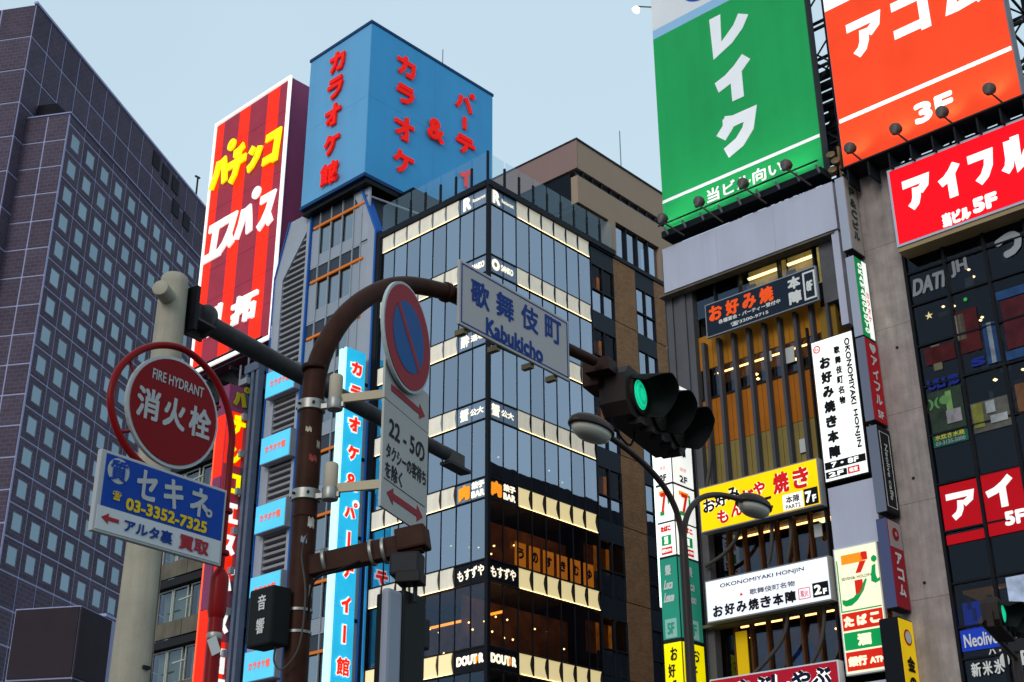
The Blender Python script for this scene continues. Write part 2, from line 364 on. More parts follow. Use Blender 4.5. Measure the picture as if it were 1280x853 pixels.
# upper set-back face
for i in range(14):
    for j in range(4 if i else 22):
        x0 = -1.7+CW*i; z1 = 98.5-4.3*j
        h.box('wall_panel', x0, x0+CW-.25, 5.03, 5.12, z1-4.05, z1, mHp)
for i in range(6):
    for j in range(22): h.box('wall_panel', -1.88, -1.8, 5.2+i*4.2, 9.16+i*4.2, 98.5-4.3*j-4.08, 98.5-4.3*j, mHp2)
for x, z in ((28.4, 97.0), (31.2, 96.7), (34.2, 96.7), (35.0, 93.6), (38.4, 93.5)):
    o_ = h.box('vent_opening', x-1.0, x+1.0, 4.93, 4.99, z-1.1, z+1.1, mHd)
    for k in range(6): h.box('louver', x-.95, x+.95, 4.90, 4.93, z-.95+k*.36, z-.85+k*.36, mDark, parent=o_)
h.box('coping', -2.0, 46.2, 4.9, 5.3, 98.6, 98.9, mHj)
h.box('plant_box', 1.2, 5.4, 2.6, 4.9, 84.8, 87.2, mHd)
# roof edge mast
an = T(Hp, 'rooftop_camera_mast', 'small dark mast with a short cross arm on the purple hotel roof edge', 'mast', (31.0, 5.6, 98.9))
mx0, mz0 = Hp.uz(247, 226, 5.6)
an.e.location = Hp.w(mx0, 5.6, 98.9); an.o = Vector((mx0, 5.6, 98.9))
an.tube('pole', [(mx0, 5.6, 98.9), (mx0, 5.6, 102.6)], .14, mDark, n=8)
an.tube('cross_arm', [(mx0-.7, 5.6, 102.3), (mx0+.5, 5.6, 102.7)], .16, mDark, n=8)
# low dark block in front of the hotel
LBp = P(11.9, 102, 757, 95)
lb = T(LBp, 'low_annex', 'dark low annex block with flat roof in front of the purple hotel', 'building')
mLB = mat('annex_tile', '3A3038', rough=.75, noise=.1, ns=.6, rnd=.08)
lb.box('wall', .04, 5.6, .05, 4.9, 0, 23.9, mHj)
for j in range(5): lb.box('wall_panel', .0, 4.3, -.06, .05, 23.8-4.8*j-4.65, 23.8-4.8*j, mLB)
for j in range(5):
    lb.box('wall_panel', -.06, .04, .1, 4.8, 23.8-4.8*j-4.65, 23.8-4.8*j, mLB)
lb.box('stair_tower', 4.5, 12, .6, 5.5, 0, 24.2, mLB)
lb.box('coping', 4.4, 12.1, .5, 5.6, 24.2, 24.4, mHj)

# ================================================================== red billboard building
RED = 'FF2A1A'
es = T(GLp, 'pachinko_building', 'dark old building with tan balconies and window bands below the red striped billboard', 'building', (-24.5, 0, 0))
mTan = mat('balcony_concrete', '6C6659', rough=.9, noise=.25, ns=.8, streak=.2)
mFr = mat('white_window_frame', 'B9BDB8', rough=.5)
mWG = glass('window_glass', 'D8DEE0', refl=.08)
mCur2 = mat('pale_curtain', 'A8AE94', rough=.9, noise=.2, ns=2, rnd=.2)
es.box('wall', -25.3, -17.0, 1.2, 16, 0, 33.0, mat('dark_wall', '3B3A3E', rough=.9, noise=.2))
for k in range(9):
    z = 1.2+3.32*k
    es.box('balcony_slab', -25.5, -18.2, -.2, 1.2, z+2.55, z+2.95, mat('slab_dark', '2B2B2F', rough=.8))
    for i in range(2):
        x = -25.4+i*3.1
        es.box('balcony_parapet', x, x+3.04, -.15, 0, z-.25, z+.62, mTan)
        es.box('curtain', x+.2, x+2.8, .55, .58, z+.6, z+2.5, mCur2)
        for q in range(2):
            w = es.box('window', x+.12+1.45*q, x+1.5+1.45*q, .2, .24, z+.66, z+2.5, mWG)
            for (a, b, c, d) in ((0, .07, 0, 1.84), (1.31, 1.38, 0, 1.84), (.07, 1.31, 0, .07), (.07, 1.31, 1.77, 1.84)):
                es.box('frame', x+.12+1.45*q+a, x+.12+1.45*q+b, .14, .2, z+.66+c, z+.66+d, mFr, parent=w)
        es.tube('drain_pipe', [(x+.05, -.5, z+1.5), (x+1.2, -.5, z+1.55)], .05, mFr, n=8)
# dark louvred block behind billboard
es.box('rear_block', -24, -14.9, 2.0, 14, 33.05, 45.0, mat('slat_block', '2C2C34', rough=.8))
for k in range(34): es.box('louver', -17.6, -14.8, 1.7, 2.0, 33.2+k*.34, 33.36+k*.34, mGrey)
# sign support frame below
for x in (-23.5, -21.5, -19.5, -17.4):
    es.box('bracket', x-.08, x+.08, -.5, 1.2, 31.8, 32.0, mDark); es.tube('brace', [(x, 1.2, 30.6), (x, -.5, 32.0)], .07, mDark, n=6)
es.tube('rail', [(-24.4, -.9, 32.6), (-16.2, -.9, 32.6)], .06, mDark, n=6)
es.tube('rail', [(-24.4, -.9, 31.9), (-16.2, -.9, 31.9)], .05, mDark, n=6)
# steel mast
st = T(GLp, 'steel_lattice_column', 'slate blue steel column with brackets beside the vertical red neon sign', 'column', (-17.3, -.3, 0))
mSl = mat('slate_blue_steel', '59667A', rough=.55, noise=.12, ns=2)
for dx in (-.5, .05, .5):
    st.box('flange', -17.3+dx-.12, -17.3+dx+.12, -.55, -.2, 0, 31.0, mSl)
st.box('web', -17.78, -16.85, -.35, -.25, 0, 30.9, mat('slate_steel_dark', '3E4656', rough=.6))
for k in range(14): st.box('cleat', -18.1, -17.4, -.8, -.56, 3+k*2.1, 3.35+k*2.1, mGrey)
st.box('cap', -17.95, -16.7, -.6, -.1, 31.0, 31.5, mSl)
for dx, hh in ((-.6, 1.3), (-1.3, .9)): st.tube('pipe', [(-17.3+dx, -.4, 30.6), (-17.3+dx, -.4, 30.9+hh)], .06, mGrey, n=6)
# the billboard
eb = T(GLp, 'red_billboard', 'huge red and maroon striped billboard with yellow and white katakana', 'billboard', (-20.3, 0, 33))
mMar = mat('maroon_panel', 'A43448', emit=.2, rough=.5, noise=.08)
mBri = mat('bright_red_panel', 'F8280F', emit=.7, rough=.5, noise=.1, ns=.8)
mMarS = mat('purple_maroon_side', '8E4668', rough=.6, noise=.08)
eb.box('cabinet', -24.1, -16.6, .02, 1.7, 33.0, 50.3, mMarS)
X0, X1 = -24.0, -16.7; WW = X1-X0
for a, b, mm in ((0, .11, mBri), (.11, .33, mMar), (.33, .48, mBri), (.48, .72, mMar), (.72, .88, mBri), (.88, 1, mMar)):
    for k in range(8):
        z0 = 33.15+k*2.125
        eb.box('sign_panel', X0+a*WW+.006, X0+b*WW-.006, -.03, .02, z0+.012, z0+2.113, mm)
mWl = LW(.85)
for (a, b, c, d) in ((-24.16, -24.0, 32.94, 50.36), (-16.7, -16.5, 32.94, 50.36), (-24.0, -16.7, 32.94, 33.14), (-24.0, -16.7, 50.2, 50.36)):
    eb.box('frame', a, b, -.12, .02, c, d, mWl)
mYel = mat('lit_yellow', 'FFF000', emit=.75, rough=.4); mWh = LW(.8)
mShadow = mat('letter_return_dark', '3A0E16', rough=.5)
def chan(t, s, px, py, w, hh, y, mt, bold, dep=.22, **k):
    t.tpx(s, px, py, w, hh, y, mt, bold=bold, ext=dep, name='letter', **k)
mYelD = mat('letter_side_dark', '5A1018', rough=.6)
for s, x, y, w, hh in (('パ', 277, 213, 24, 42), ('チ', 297, 206, 22, 42), ('ン', 319, 196, 20, 32), ('コ', 341, 184, 20, 36)):
    sl_px(eb, s, x, y, w*1.0, hh*1.16, -.14, mYel, .5, .12, .1)
for s, x, y, w, hh in (('エ', 269, 302, 22, 44), ('ス', 286, 291, 21, 42), ('パ', 308, 274, 24, 46), ('ス', 334, 264, 22, 42)):
    sl_px(eb, s, x, y, w*1.0, hh*1.15, -.14, mWh, .5, .12, .1)
for s, x, y, w, hh, th in (('日', 269, 401, 19, 34, .3), ('拓', 306, 386, 31, 34, .26)):
    sl_px(eb, s, x, y, w, hh, -.14, mWh, th, .16, .08)
# blade
eb2x = -18.1
ev = T(GLp, 'vertical_neon_sign', 'tall narrow vertical red neon sign with yellow and white katakana next to the steel column', 'sign', (-17.75, -1.6, 12))
ev.box('cabinet', -18.6, -17.72, -1.6, -.25, 8.5, 30.1, mMarS)
for k, (z0, z1, mm) in enumerate(((8.6, 12.0, mBri), (12.0, 17.9, mBri), (17.9, 24.9, mMarS), (24.9, 28.4, mBri))):
    ev.box('edge_panel', -18.55, -17.78, -1.64, -1.6, z0, z1-.03, mm)
ev.box('edge_panel', -18.6, -18.5, -1.66, -1.64, 12, 28.3, lampm('neon_tube_red', 'FF5030', 1.4))
EVP = GLp.sub(-17.72, -1.6, 43)
for z0, z1, mm in ((8.6, 16.4, mBri), (16.4, 19.5, mMar), (19.5, 23.5, mBri), (23.5, 25.6, mMar), (25.6, 28.6, mBri)):
    ev.box('face_panel', -17.72, -17.68, -1.58, -.28, z0, z1-.03, mm)
ev2 = ev
SUBT = []
class Sub(T):
    """draws on another vertical plane but parents to an existing thing's empty"""
    def __init__(s, pl, owner):
        s.P = pl; s.own = owner; s.e = owner.e; s.o = owner.o
    def add(s, name, me, c, parent=None, label=None, kind=None, rot=None):
        ob = bpy.data.objects.new(name, me); COL.objects.link(ob); ob.parent = s.e
        w = s.P.w(*c); d = w-s.own.P.O; loc = Vector((d.dot(s.own.P.u), d.dot(s.own.P.n), w.z))-s.own.o
        ob.location = loc; ob.rotation_euler = (0, 0, s.P.rz-s.own.P.rz)
        if rot: ob.rotation_euler = (Matrix.Rotation(s.P.rz-s.own.P.rz, 3, 'Z') @ Matrix.Rotation(rot[0], 3, 'X') @ Matrix.Rotation(rot[1], 3, 'Y')).to_euler()
        POS[ob.name] = Vector(c)
        if label: ob['label'] = label
        if kind: ob['kind'] = kind
        return ob
es_s = Sub(EVP, ev)
zc = [29.4, 27.9, 26.2, 24.6, 23.0, 21.3, 19.4, 17.3, 15.4, 14.0, 12.2]
mYd = mat('unlit_yellow', 'B0A020', rough=.5)
for s, z, mm in zip('パチンコエスパス日拓', zc, [mYd]+[mYel]*3+[mWh]*6):
    stroke_letter(es_s, s, .68, z, .98, 1.25, -.07, mm, .24, .05)

# ================================================================== karaoke building
kb = T(GLp, 'karaoke_building', 'grey panelled building with louvred wings, blue trims and orange floor lines', 'building', (-12, 0, 0))
mKP = mat('pale_grey_panel', 'A3A8B4', rough=.45, noise=.05, rnd=.08, spec=.4)
mKP2 = mat('pale_grey_panel_soft', '9AA2AE', rough=.5, rnd=.08)
mBlueT = mat('blue_trim', '2460B0', rough=.4)
mOr = mat('orange_line', 'D8762A', rough=.5, emit=.15)
mKG = glass('karaoke_glass', '98A2AE', refl=.42, rcol='C8D2DC', rough=.05)
mKD = mat('dark_spandrel', '3C434E', rough=.35)
kb.box('wall', -16.45, -8.05, .5, 16, 0, 36.4, mat('karaoke_body', '3A3E48', rough=.8))
kb.prism('upper_wall', [(-16.45, 36.4), (-8.05, 36.4), (-9.55, 39.7), (-15.3, 39.7)], .5, 16, mat('karaoke_body', '3A3E48'))
ZT = 39.75
# left wing: frame pieces around the louvre field
kb.prism('wing_border', [(-16.5, 0), (-15.85, 0), (-15.85, 36.2), (-13.95, 38.6), (-13.95, ZT), (-15.45, ZT), (-16.5, 36.5)], -.06, .5, mKP)
kb.box('wing_border', -13.95, -13.62, -.05, .5, 0, ZT, mKP)
for k in range(92):
    z = 6.0+k*.352
    xl = -15.83 if z < 36 else -15.83+(z-36)*.79
    if z > 38.2: break
    if any(abs(z-zz) < .85 for zz in ()): continue
    kb.box('louver', xl, -13.97, -.02, .22, z, z+.17, mat('louver_metal', '8D8C90', rough=.45, rnd=.1), rot=(rad(-18), 0, 0))
kb.box('louver_back', -15.84, -13.96, .3, .5, 5.8, 38.4, mBlackM)
for pts in ([(-16.56, 0), (-16.5, 0), (-16.5, 36.5), (-15.45, ZT), (-15.53, ZT), (-16.56, 36.55)], [(-13.62, 0), (-13.52, 0), (-13.52, ZT), (-13.62, ZT)],
            [(-8.12, 0), (-8.0, 0), (-8.0, 36.4), (-9.45, ZT), (-9.58, ZT), (-8.12, 36.4)]):
    kb.prism('blue_edging', pts, -.14, .4, mBlueT)
kb.prism('wing_border', [(-8.75, 0), (-8.12, 0), (-8.12, 36.4), (-9.58, ZT), (-10.3, ZT), (-8.75, 37.0)], -.06, .5, mKP)
# central bay
MX = [-13.5, -12.8, -11.85, -10.9, -9.95, -9.3]
for k in range(11):
    zo = 38.49-3.36*k
    kb.box('orange_sill', -13.3, -9.05, -.12, -.02, zo-.06, zo+.07, mOr)
    zt = min(zo+.9, 39.6)
    for i in range(5):
        x0, x1 = MX[i], MX[i+1]
        if zt > 39.2 and i == 4: pass
        kb.box('spandrel', x0+.03, x1-.03, .0, .1, zo+.07, zt, mKD)
        if i in (0,):
            kb.box('wall_panel', x0+.02, x1-.02, -.02, .1, zo-2.38, zo-.08, mKP2); 
        elif i == 4:
            kb.box('wall_panel', x0+.02, x1-.02, -.02, .1, zo-2.38, zo-.08, mKP2)
        else:
            p = kb.box('pane', x0+.03, x1-.03, .04, .07, zo-1.7, zo-.1, mKG, rot=(random.uniform(-.006, .006), 0, random.uniform(-.006, .006)))
            kb.box('wall_panel', x0+.02, x1-.02, -.01, .1, zo-2.4, zo-1.74, mKP2)
    for x in MX[1:]:
        kb.box('mullion', x-.035, x+.035, -.08, .0, zo-2.42, zo+.9, mat('grey_mullion', 'A0A6AE', rough=.4, metal=.2))
    kb.box('transom', -13.45, -8.8, -.05, .02, zo-2.5, zo-2.42, mat('grey_mullion', 'A0A6AE'))
    kb.box('wall_panel', -9.28, -8.78, -.03, .1, zo-2.3, zo+.95, mKP)
    kb.box('room_blind', -12.8, -9.9, .35, .38, zo-2.4, zo-.05, mat('room_blind', '59616C', rough=.9, rnd=.3, noise=.3))
kb.box('side_strip', -7.98, -7.68, -.1, 1.0, 0, 36.2, mBlackM)
kb.box('side_fin', -7.66, -7.6, -.2, .6, 0, 22, mat('lit_blue_fin', '2C8CC8', emit=.25))
kb.prism('roof_return', [(-9.4, 39.7), (-7.8, 36.2), (-7.6, 36.2), (-7.6, 39.7)], 2.0, 9, mBlackM)
kb.tube('roof_pipe', [(-9.0, -.1, 38.9), (-6.6, 3.0, 37.6)], .06, mGrey, n=6)
# rooftop blue cube
bb = T(GLp, 'blue_rooftop_billboard', 'big blue cube billboard with red karaoke letters on the roof', 'billboard', (-11.2, -.6, 39.8))
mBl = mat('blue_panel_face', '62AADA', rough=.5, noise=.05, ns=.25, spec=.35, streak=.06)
mBl2 = mat('blue_panel_shaded_side', '349EDA', rough=.5, noise=.05, ns=.25, spec=.35, streak=.06)  # right face deeper than the left: side lighting put into the base colours
mNavy = mat('navy_trim', '15406E', rough=.4)
bx0, bx1, bzb, bzt = -13.9, -8.57, 39.85, 49.65
bb.box('core', bx0+.05, bx1-.05, -.55, 9.05, bzb+.02, bzt-.02, mDark)
for i in range(2):
    for j in range(2):
        zz = [bzb, 44.8, bzt]
        xx = [bx0, -11.24, bx1]
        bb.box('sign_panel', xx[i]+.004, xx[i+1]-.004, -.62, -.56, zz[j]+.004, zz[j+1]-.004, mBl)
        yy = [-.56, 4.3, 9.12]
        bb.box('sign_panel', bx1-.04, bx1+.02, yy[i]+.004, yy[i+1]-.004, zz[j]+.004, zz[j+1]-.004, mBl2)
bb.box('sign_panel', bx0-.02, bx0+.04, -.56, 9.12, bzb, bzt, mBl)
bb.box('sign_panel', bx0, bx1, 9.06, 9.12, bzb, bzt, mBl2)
for z0, z1 in ((bzb-.2, bzb), (bzt, bzt+.18)):
    bb.box('edging', bx0-.06, bx1+.06, -.68, 9.18, z0, z1, mNavy)
bb.box('underside_frame', bx0, bx1, -.5, 9, bzb-.5, bzb-.21, mBlackM)
mRedL = mat('red_channel_letter', 'F01808', emit=.35, rough=.45)
mNavL = mat('letter_shadow_return', '10243C', rough=.5)
for s, x, y in (('カ', 423, 77), ('ラ', 420, 110), ('オ', 417, 145), ('ケ', 415, 181), ('館', 412, 217)):
    if s == '館': chan(bb, s, x, y, 21, 26, -.72, mRedL, .035, dep=.1)
    else: sl_px(bb, s, x, y, 21, 27, -.68, mRedL, .25, .1)
bb.text('。', -10.7, 40.55, .3, .3, -.85, mRedL, bold=.08, ext=.2, name='letter')
BRp = GLp.sub(bx1, -.6, 43)
bs = Sub(BRp, bb)
for s, x, z, w, hh in (('カ', 2.64, 48.0, 1.45, 1.35), ('ラ', 2.62, 46.1, 1.35, 1.2), ('オ', 2.6, 43.8, 1.45, 1.45), ('ケ', 2.6, 41.65, 1.5, 1.4),
                      ('&', 4.93, 44.85, 1.25, 1.35), ('パ', 7.25, 47.95, 1.45, 1.3), ('|', 7.3, 46.5, .22, .75), ('テ', 7.4, 45.0, 1.45, 1.2), ('ィ', 7.4, 42.9, 1.1, 1.2), ('|', 7.4, 41.2, .22, 1.0)):
    if s == '&': bs.text(s, x, z, w, hh*1.05, -.12, mRedL, bold=.06, ext=.1, name='letter')
    else: stroke_letter(bs, s, x, z, w*1.12 if s != '|' else .3, hh*1.16, -.06, mRedL, .26, .08)
for k in range(1): 
    an = T(GLp, 'lightning_rod', ['thin lightning rod standing on the blue cube billboard', 'short thin rod standing near the right end of the blue cube billboard'][k], 'rod', ((bx1-.1), 5.0+k*2.5, bzt+.18))
    an.tube('rod', [((bx1-.1), 5.0+k*2.5, bzt+.18), ((bx1-.1), 5.0+k*2.5, bzt+1.3)], .03, mGrey, n=6)
# small blue lit signs
mCy = mat('lit_sky_blue', '56C4EE', emit=.55, rough=.4); mOrT = mat('lit_orange_red_ink', 'F06A50', emit=.5)
for k in range(6):
    z = 29.75-3.72*k
    nm = ['topmost', 'second', 'third', 'fourth', 'fifth', 'lowest'][k]
    sg = T(GLp, 'small_blue_sign', nm + ' small sky blue lit sign on the louvred wing of the grey building', 'sign', (-14.8, -.3, z-.8), group='small blue lit signs on the louvred wing')
    sg.box('cabinet', -16.0, -13.55, -.5, -.08, z-.75, z+.75, mGrey)
    sg.box('face', -15.97, -13.6, -.54, -.5, z-.71, z+.71, mCy)
    sg.text('カラオケ館', -14.75, z, 1.7, .42, -.56, mOrT, bold=.02)
# cyan blade sign
cb = T(GLp, 'karaoke_blade_sign', 'tall bright cyan vertical sign with red letters on the grey building', 'sign', (-7.9, -1.6, 12.5))
mCy2 = mat('lit_cyan', '2CBCEA', emit=.62, rough=.35); mCyL = mat('lit_pale_cyan', 'BDF6FF', emit=.85)
cb.box('cabinet', -8.5, -8.03, -1.6, -.42, 10, 29.2, mat('cyan_case', '4AB0C8', rough=.4))
cb.box('edge_light', -8.55, -8.35, -1.68, -1.6, 10, 29.2, mCyL)
cb.box('edge_light', -8.32, -8.2, -1.66, -1.6, 10, 29.15, mCyL)
cb.box('edge_light', -8.17, -8.06, -1.68, -1.6, 10, 29.2, mCyL)
for k in range(6): cb.box('face_panel', -8.03, -8.0, -1.58, -.44, 10+k*3.2, 13.18+k*3.2, mCy2)
CBP = GLp.sub(-8.0, -1.6, 43)
cs = Sub(CBP, cb)
mRW = mat('lit_red_ink', 'FF2A14', emit=.7); 
for s, y in zip('カラオケ&パ|ティ|館', (462, 492, 531.6, 567, 603.6, 640.6, 676, 714, 756, 793.5, 834)):
    px = 447 - (y-462)*.0445
    a, z = CBP.uz(px, y, -.03)
    (cs.text(s, .58, z, .86, .92, -.05, LW(.8), bold=.075, name='lettering') if s in '&館' else stroke_letter(cs, s, .58, z, .9 if s != '|' else .3, .94, -.03, LW(.8), .28, .015))
    (cs.text(s, .58, z, .76, .82, -.07, mRW, bold=.03, name='letter') if s in '&館' else stroke_letter(cs, s, .58, z, .76 if s != '|' else .16, .8, -.06, mRW, .15, .02))
for k in range(5): cb.box('bracket', -8.3, -8.2, -.42, 0, 12+k*3.9, 12.15+k*3.9, mDark)

# ================================================================== glass corner building
gb = T(GLp, 'glass_building', 'glass walled corner building with glowing cream panel bands and a brick flank', 'building', (0, 0, 0))
mFrm = mat('facade_frame', '171B24', rough=.4)
mGl = glass('facade_glass', 'B0BCC8', refl=.6, rcol='BAC6D6')
mGl2 = glass('shop_glass', 'D8D0C8', refl=.07, rcol='A9BFDC')
mCream = mat('cream_backlit_panel', 'DCD6C8', rough=.6, emit=.26, ecol='F5E8CC', noise=.1, ns=1.5, streak=.12)
mCreamW = mat('warm_backlit_panel', 'EAD8A8', rough=.6, emit=.52, ecol='F8E0A0')
mTubeW = lampm('warm_tube', 'FFDA98', 4)
mFloor = mat('floor_slab_edge', '20242E', rough=.6)
mRoomU = mat('dim_room', '303E54', rough=.9, noise=.3, ns=.5)
mRoomL = mat('dark_warm_room', '2C211C', rough=.9, noise=.4, ns=.8)
ZB = [34.8-3.68*k for k in range(10)]     # bottoms of the light bands
bh = .95
g2P = GRp; g2 = Sub(GRp, gb)
LW_, RW_ = -7.6, 7.67
# cores
gb.box('core', -7.4, -4.6, 4.5, 12, 0, 35.2, mRoomU)
g2c = [x for x in range(9)]
colL = [-.08-.94*i for i in range(9)]
colR = [.08+.95*i for i in range(9)]
for k, zb in enumerate(ZB):
    if zb < 1: continue
    # slabs
    gb.box('floor_slab', -7.55, -.12, .16, 4.4, zb+bh-.25, zb+bh-.05, mat('ceiling', '6A7280' if k < 4 else '5A5048', rough=.9))
    g2.box('floor_slab', 4.45, 7.6, .16, 4.4, zb+bh-.25, zb+bh-.05, mat('ceiling_b', '5C5A5A', rough=.9))
    warmL = k >= 5; warmR = k >= 4
    for side in (0, 1):
        t = gb if side == 0 else g2; cols = colL if side == 0 else colR
        shop = (k >= 5) if side == 0 else (k >= 4)
        mm = mGl2 if shop else mGl
        for i in range(8):
            a, b = sorted((cols[i], cols[i+1])); sign = i < 2
            r = (random.uniform(-.004, .004), 0, random.uniform(-.005, .005))
            t.box('pane', a+.03, b-.03, .03, .06, zb-3.68+bh+.06, zb-.06, mm, rot=r)
            t.box('mullion', b-.015 if side == 0 else a-.015, b+.015 if side == 0 else a+.015, -.0, .08, zb-3.68+bh+.05, zb+bh-.05, mFrm)
            if not sign:
                cm = mCreamW if (k >= 4 and side == 1) or k >= 6 else mCream
                gp_ = .13 if k < 4 else (.24 if side else .16)
                zA, zB = zb+.03, zb+bh-.03; e_ = b-.02
                t.prism('light_panel', [(a+.02, zA), (e_-gp_*.2, zA), (e_-gp_*.75, zA+.28), (e_-gp_, zA+.5), (e_-gp_*.8, zA+.75), (e_-gp_*.5, zB), (a+.02, zB)], .0, .03, cm)
                t.box('shade_fold', b-gp_-.06, b-.02, .05, .06, zA, zB, mat('shade_fold_blue', '8494A8', rough=.4) if k < 4 and not (k == 3 and side) else mat('shade_fold', '4A4032', rough=.8))
        a0, a1 = sorted((cols[2], cols[8]))
        t.box('light_tube', a0+.1, a1-.1, -.03, -.008, zb+.03, zb+.046, mTubeW)
        t.box('band_back', a0+.02, a1-.02, .1, .14, zb+.04, zb+bh-.04, mat('band_back_panel', '3A362F', rough=.8))
        a0, a1 = sorted((cols[0], cols[8])); a0 += .0
        t.box('transom', a0, a1, -.02, .12, zb-.026, zb+.026, mFrm)
        t.box('transom', a0, a1, -.02, .12, zb+bh-.026, zb+bh+.026, mFrm)
        a, b = sorted((cols[0], cols[2]))
        dark = k >= 5 or (k == 4 and side == 1)
        t.box('sign_panel', a+.03, b-.03, .02, .06, zb+.06, zb+bh-.06, mat('sign_backing_dark', '14161C', rough=.3) if dark else mat('sign_backing_blue', '8297B0', rough=.25))
gb.box('corner_post', -.09, .09, -.09, .09, 0, 36.0, mBlackM)
gb.box('end_post', -7.72, -7.58, -.08, .3, 0, 35.9, mBlackM)
# coping + parapet glass
gb.box('coping', -7.7, -.1, -.12, .5, 35.75, 36.05, mFrm)
g2.box('coping', -.1, 9.7, -.14, .5, 35.72, 36.02, mFrm)
mPG = glass('parapet_glass', 'F2F8FA', refl=.08, rcol='C8DCE8')
for i in range(7):
    a = -.1-1.09*i
    gb.box('parapet_post', a-.05, a+.05, -.02, .08, 36.05, 37.2 if i else 37.75, mBlackM)
    gb.box('parapet_pane', a-1.04, a-.05, .02, .04, 36.06, 37.72, mPG)
for i in range(9):
    a = 1.06*i+.1
    if i: g2.box('parapet_post', a-.05, a+.05, -.02, .08, 36.03, 37.2, mBlackM)
    g2.box('parapet_pane', a+.05, a+1.0, .02, .04, 36.04, 37.6, mPG)
# brand lettering on the bands (both faces)
mGlow = mat('lit_letter_white', 'FFF2D8', emit=.9); mGlowO = mat('lit_letter_orange', 'F09020', emit=.8)
bands = [('R', 'Restaurant', 0), ('◎', 'SANKO', 1), ('酔', '酒場', 2), ('蟹', '公大', 3), ('肉', '餃子', 4), (None, 'もすずや', 5), (None, 'DOUTOR', 6), (None, 'DOUTOR', 8)]
for big, sm, k in bands:
    zb = ZB[k]+bh/2
    for t, sg in ((gb, -1), (g2, 1)):
        c = .98*sg
        if k == 4:
            t.text('肉', c-.45, zb, .7, .72, -.02, mGlowO, bold=.06); t.text('餃子', c+.4, zb+.2, .8, .34, -.02, mGlow, bold=.03); t.text('BAR', c+.4, zb-.2, .8, .32, -.02, mGlow, bold=.025)
        elif big == 'R':
            t.text('R', c-.45, zb, .55, .74, -.02, mGlow, bold=.05); t.text('Restaurant', c+.35, zb, .85, .2, -.02, mGlow, bold=.004)
        elif big:
            t.text(big, c-.5, zb, .55, .6, -.02, mGlow, bold=.02); t.text(sm, c+.3, zb, .85, .34, -.02, mGlow, bold=.015)
        elif sm == 'もすずや': t.text(sm, c, zb, 1.6, .5, -.02, mGlow, bold=.015, rot=rad(3))
        else:
            t.text('DOUT R', c, zb, 1.6, .42, -.02, mGlow, bold=.04); t.text('O', c+.34, zb, .24, .42, -.02, mGlowO, bold=.04)
# interior of the lit floors
lampW = lampm('pendant_lamp', 'FFD890', 9); lampO = lampm('cove_strip', 'FFA838', 3.2)
for (t, x, y, z) in [(gb, -3.2, 1.6, 33.0), (gb, -5.8, 1.6, 32.4), (gb, -5.2, 1.8, 32.2)]:
    t.lathe('pendant', [(0, -.07), (.07, 0), (0, .07)], (x, y, z), (0, 0, 1), lampm('soft_lamp', 'F0C890', 3), n=8)
for i in range(26):
    z = random.choice([18.8, 18.9, 15.4, 15.6, 19.0]); x = -.5-random.random()*5.5
    gb.lathe('pendant', [(0, -.05), (.05, 0), (0, .05)], (x, .6+random.random()*2, z-random.random()*1.2), (0, 0, 1), lampW, n=8)
for i in range(20):
    z = random.choice([19.2, 15.6, 12.0, 23.0]); x = .5+random.random()*6.6
    g2.lathe('pendant', [(0, -.05), (.05, 0), (0, .05)], (x, .6+random.random()*2.2, z-random.random()*1.0), (0, 0, 1), lampW, n=8)
gb.box('cove_strip', -7, -1.2, 2.2, 2.28, 15.6, 15.7, lampO)
g2.box('cove_strip', 2.2, 7, 2.2, 2.28, 15.7, 15.8, lampO)
mFill = lampm('hidden_fill_strip', 'FFC88A', 12)  # strips added out of view behind the bands to brighten the room walls
for zz in (16.38, 12.75, 20.06):
    g2.box('hidden_fill_strip', .5, 7.4, .3, .36, zz+.2, zz+.26, mFill)
    if zz < 20: gb.box('hidden_fill_strip', -7.3, -.5, .3, .36, zz+.2, zz+.26, mFill)
    g2.box('room_wall', .5, 7.5, 1.9, 2.0, zz-2.6, zz-.2, mat('brown_room_wall', '7E5E46', rough=.9, noise=.5, ns=1.2))
    if zz < 20: gb.box('room_wall', -7.4, -3.6, 3.6, 3.7, zz-2.6, zz-.2, mat('brown_room_wall', '5A3A22'))
g2.box('room_wall', .5, 7.5, 1.9, 2.0, 21.2, 23.4, mRoomL)
# amber posters with ink figures in the すずや floor
for i in range(6):
    x0 = 2.05+.95*i
    pz = g2.box('amber_panel', x0+.05, x0+.75, .3, .34, 17.55, 18.6, mat('amber_backlit', 'E89028', emit=.7, rough=.6))
    s = T(GRp, 'x', '', '', (0, 0, 0)) if False else None
    g2.text('うのすきむゆ'[i], x0+.38, 18.1, .42, .5, .27, mInk, bold=.03)
# dim upper rooms, blinds
for k in range(0, 4):
    for i in range(8):
        if random.random() < .5:
            gb.box('blind', colL[i+1]+.1, colL[i]-.1, 1.0, 1.03, ZB[k]-2.6, ZB[k]-.3-random.random(), mat('blue_blind', '6A7C94', rough=.9, rnd=.5))
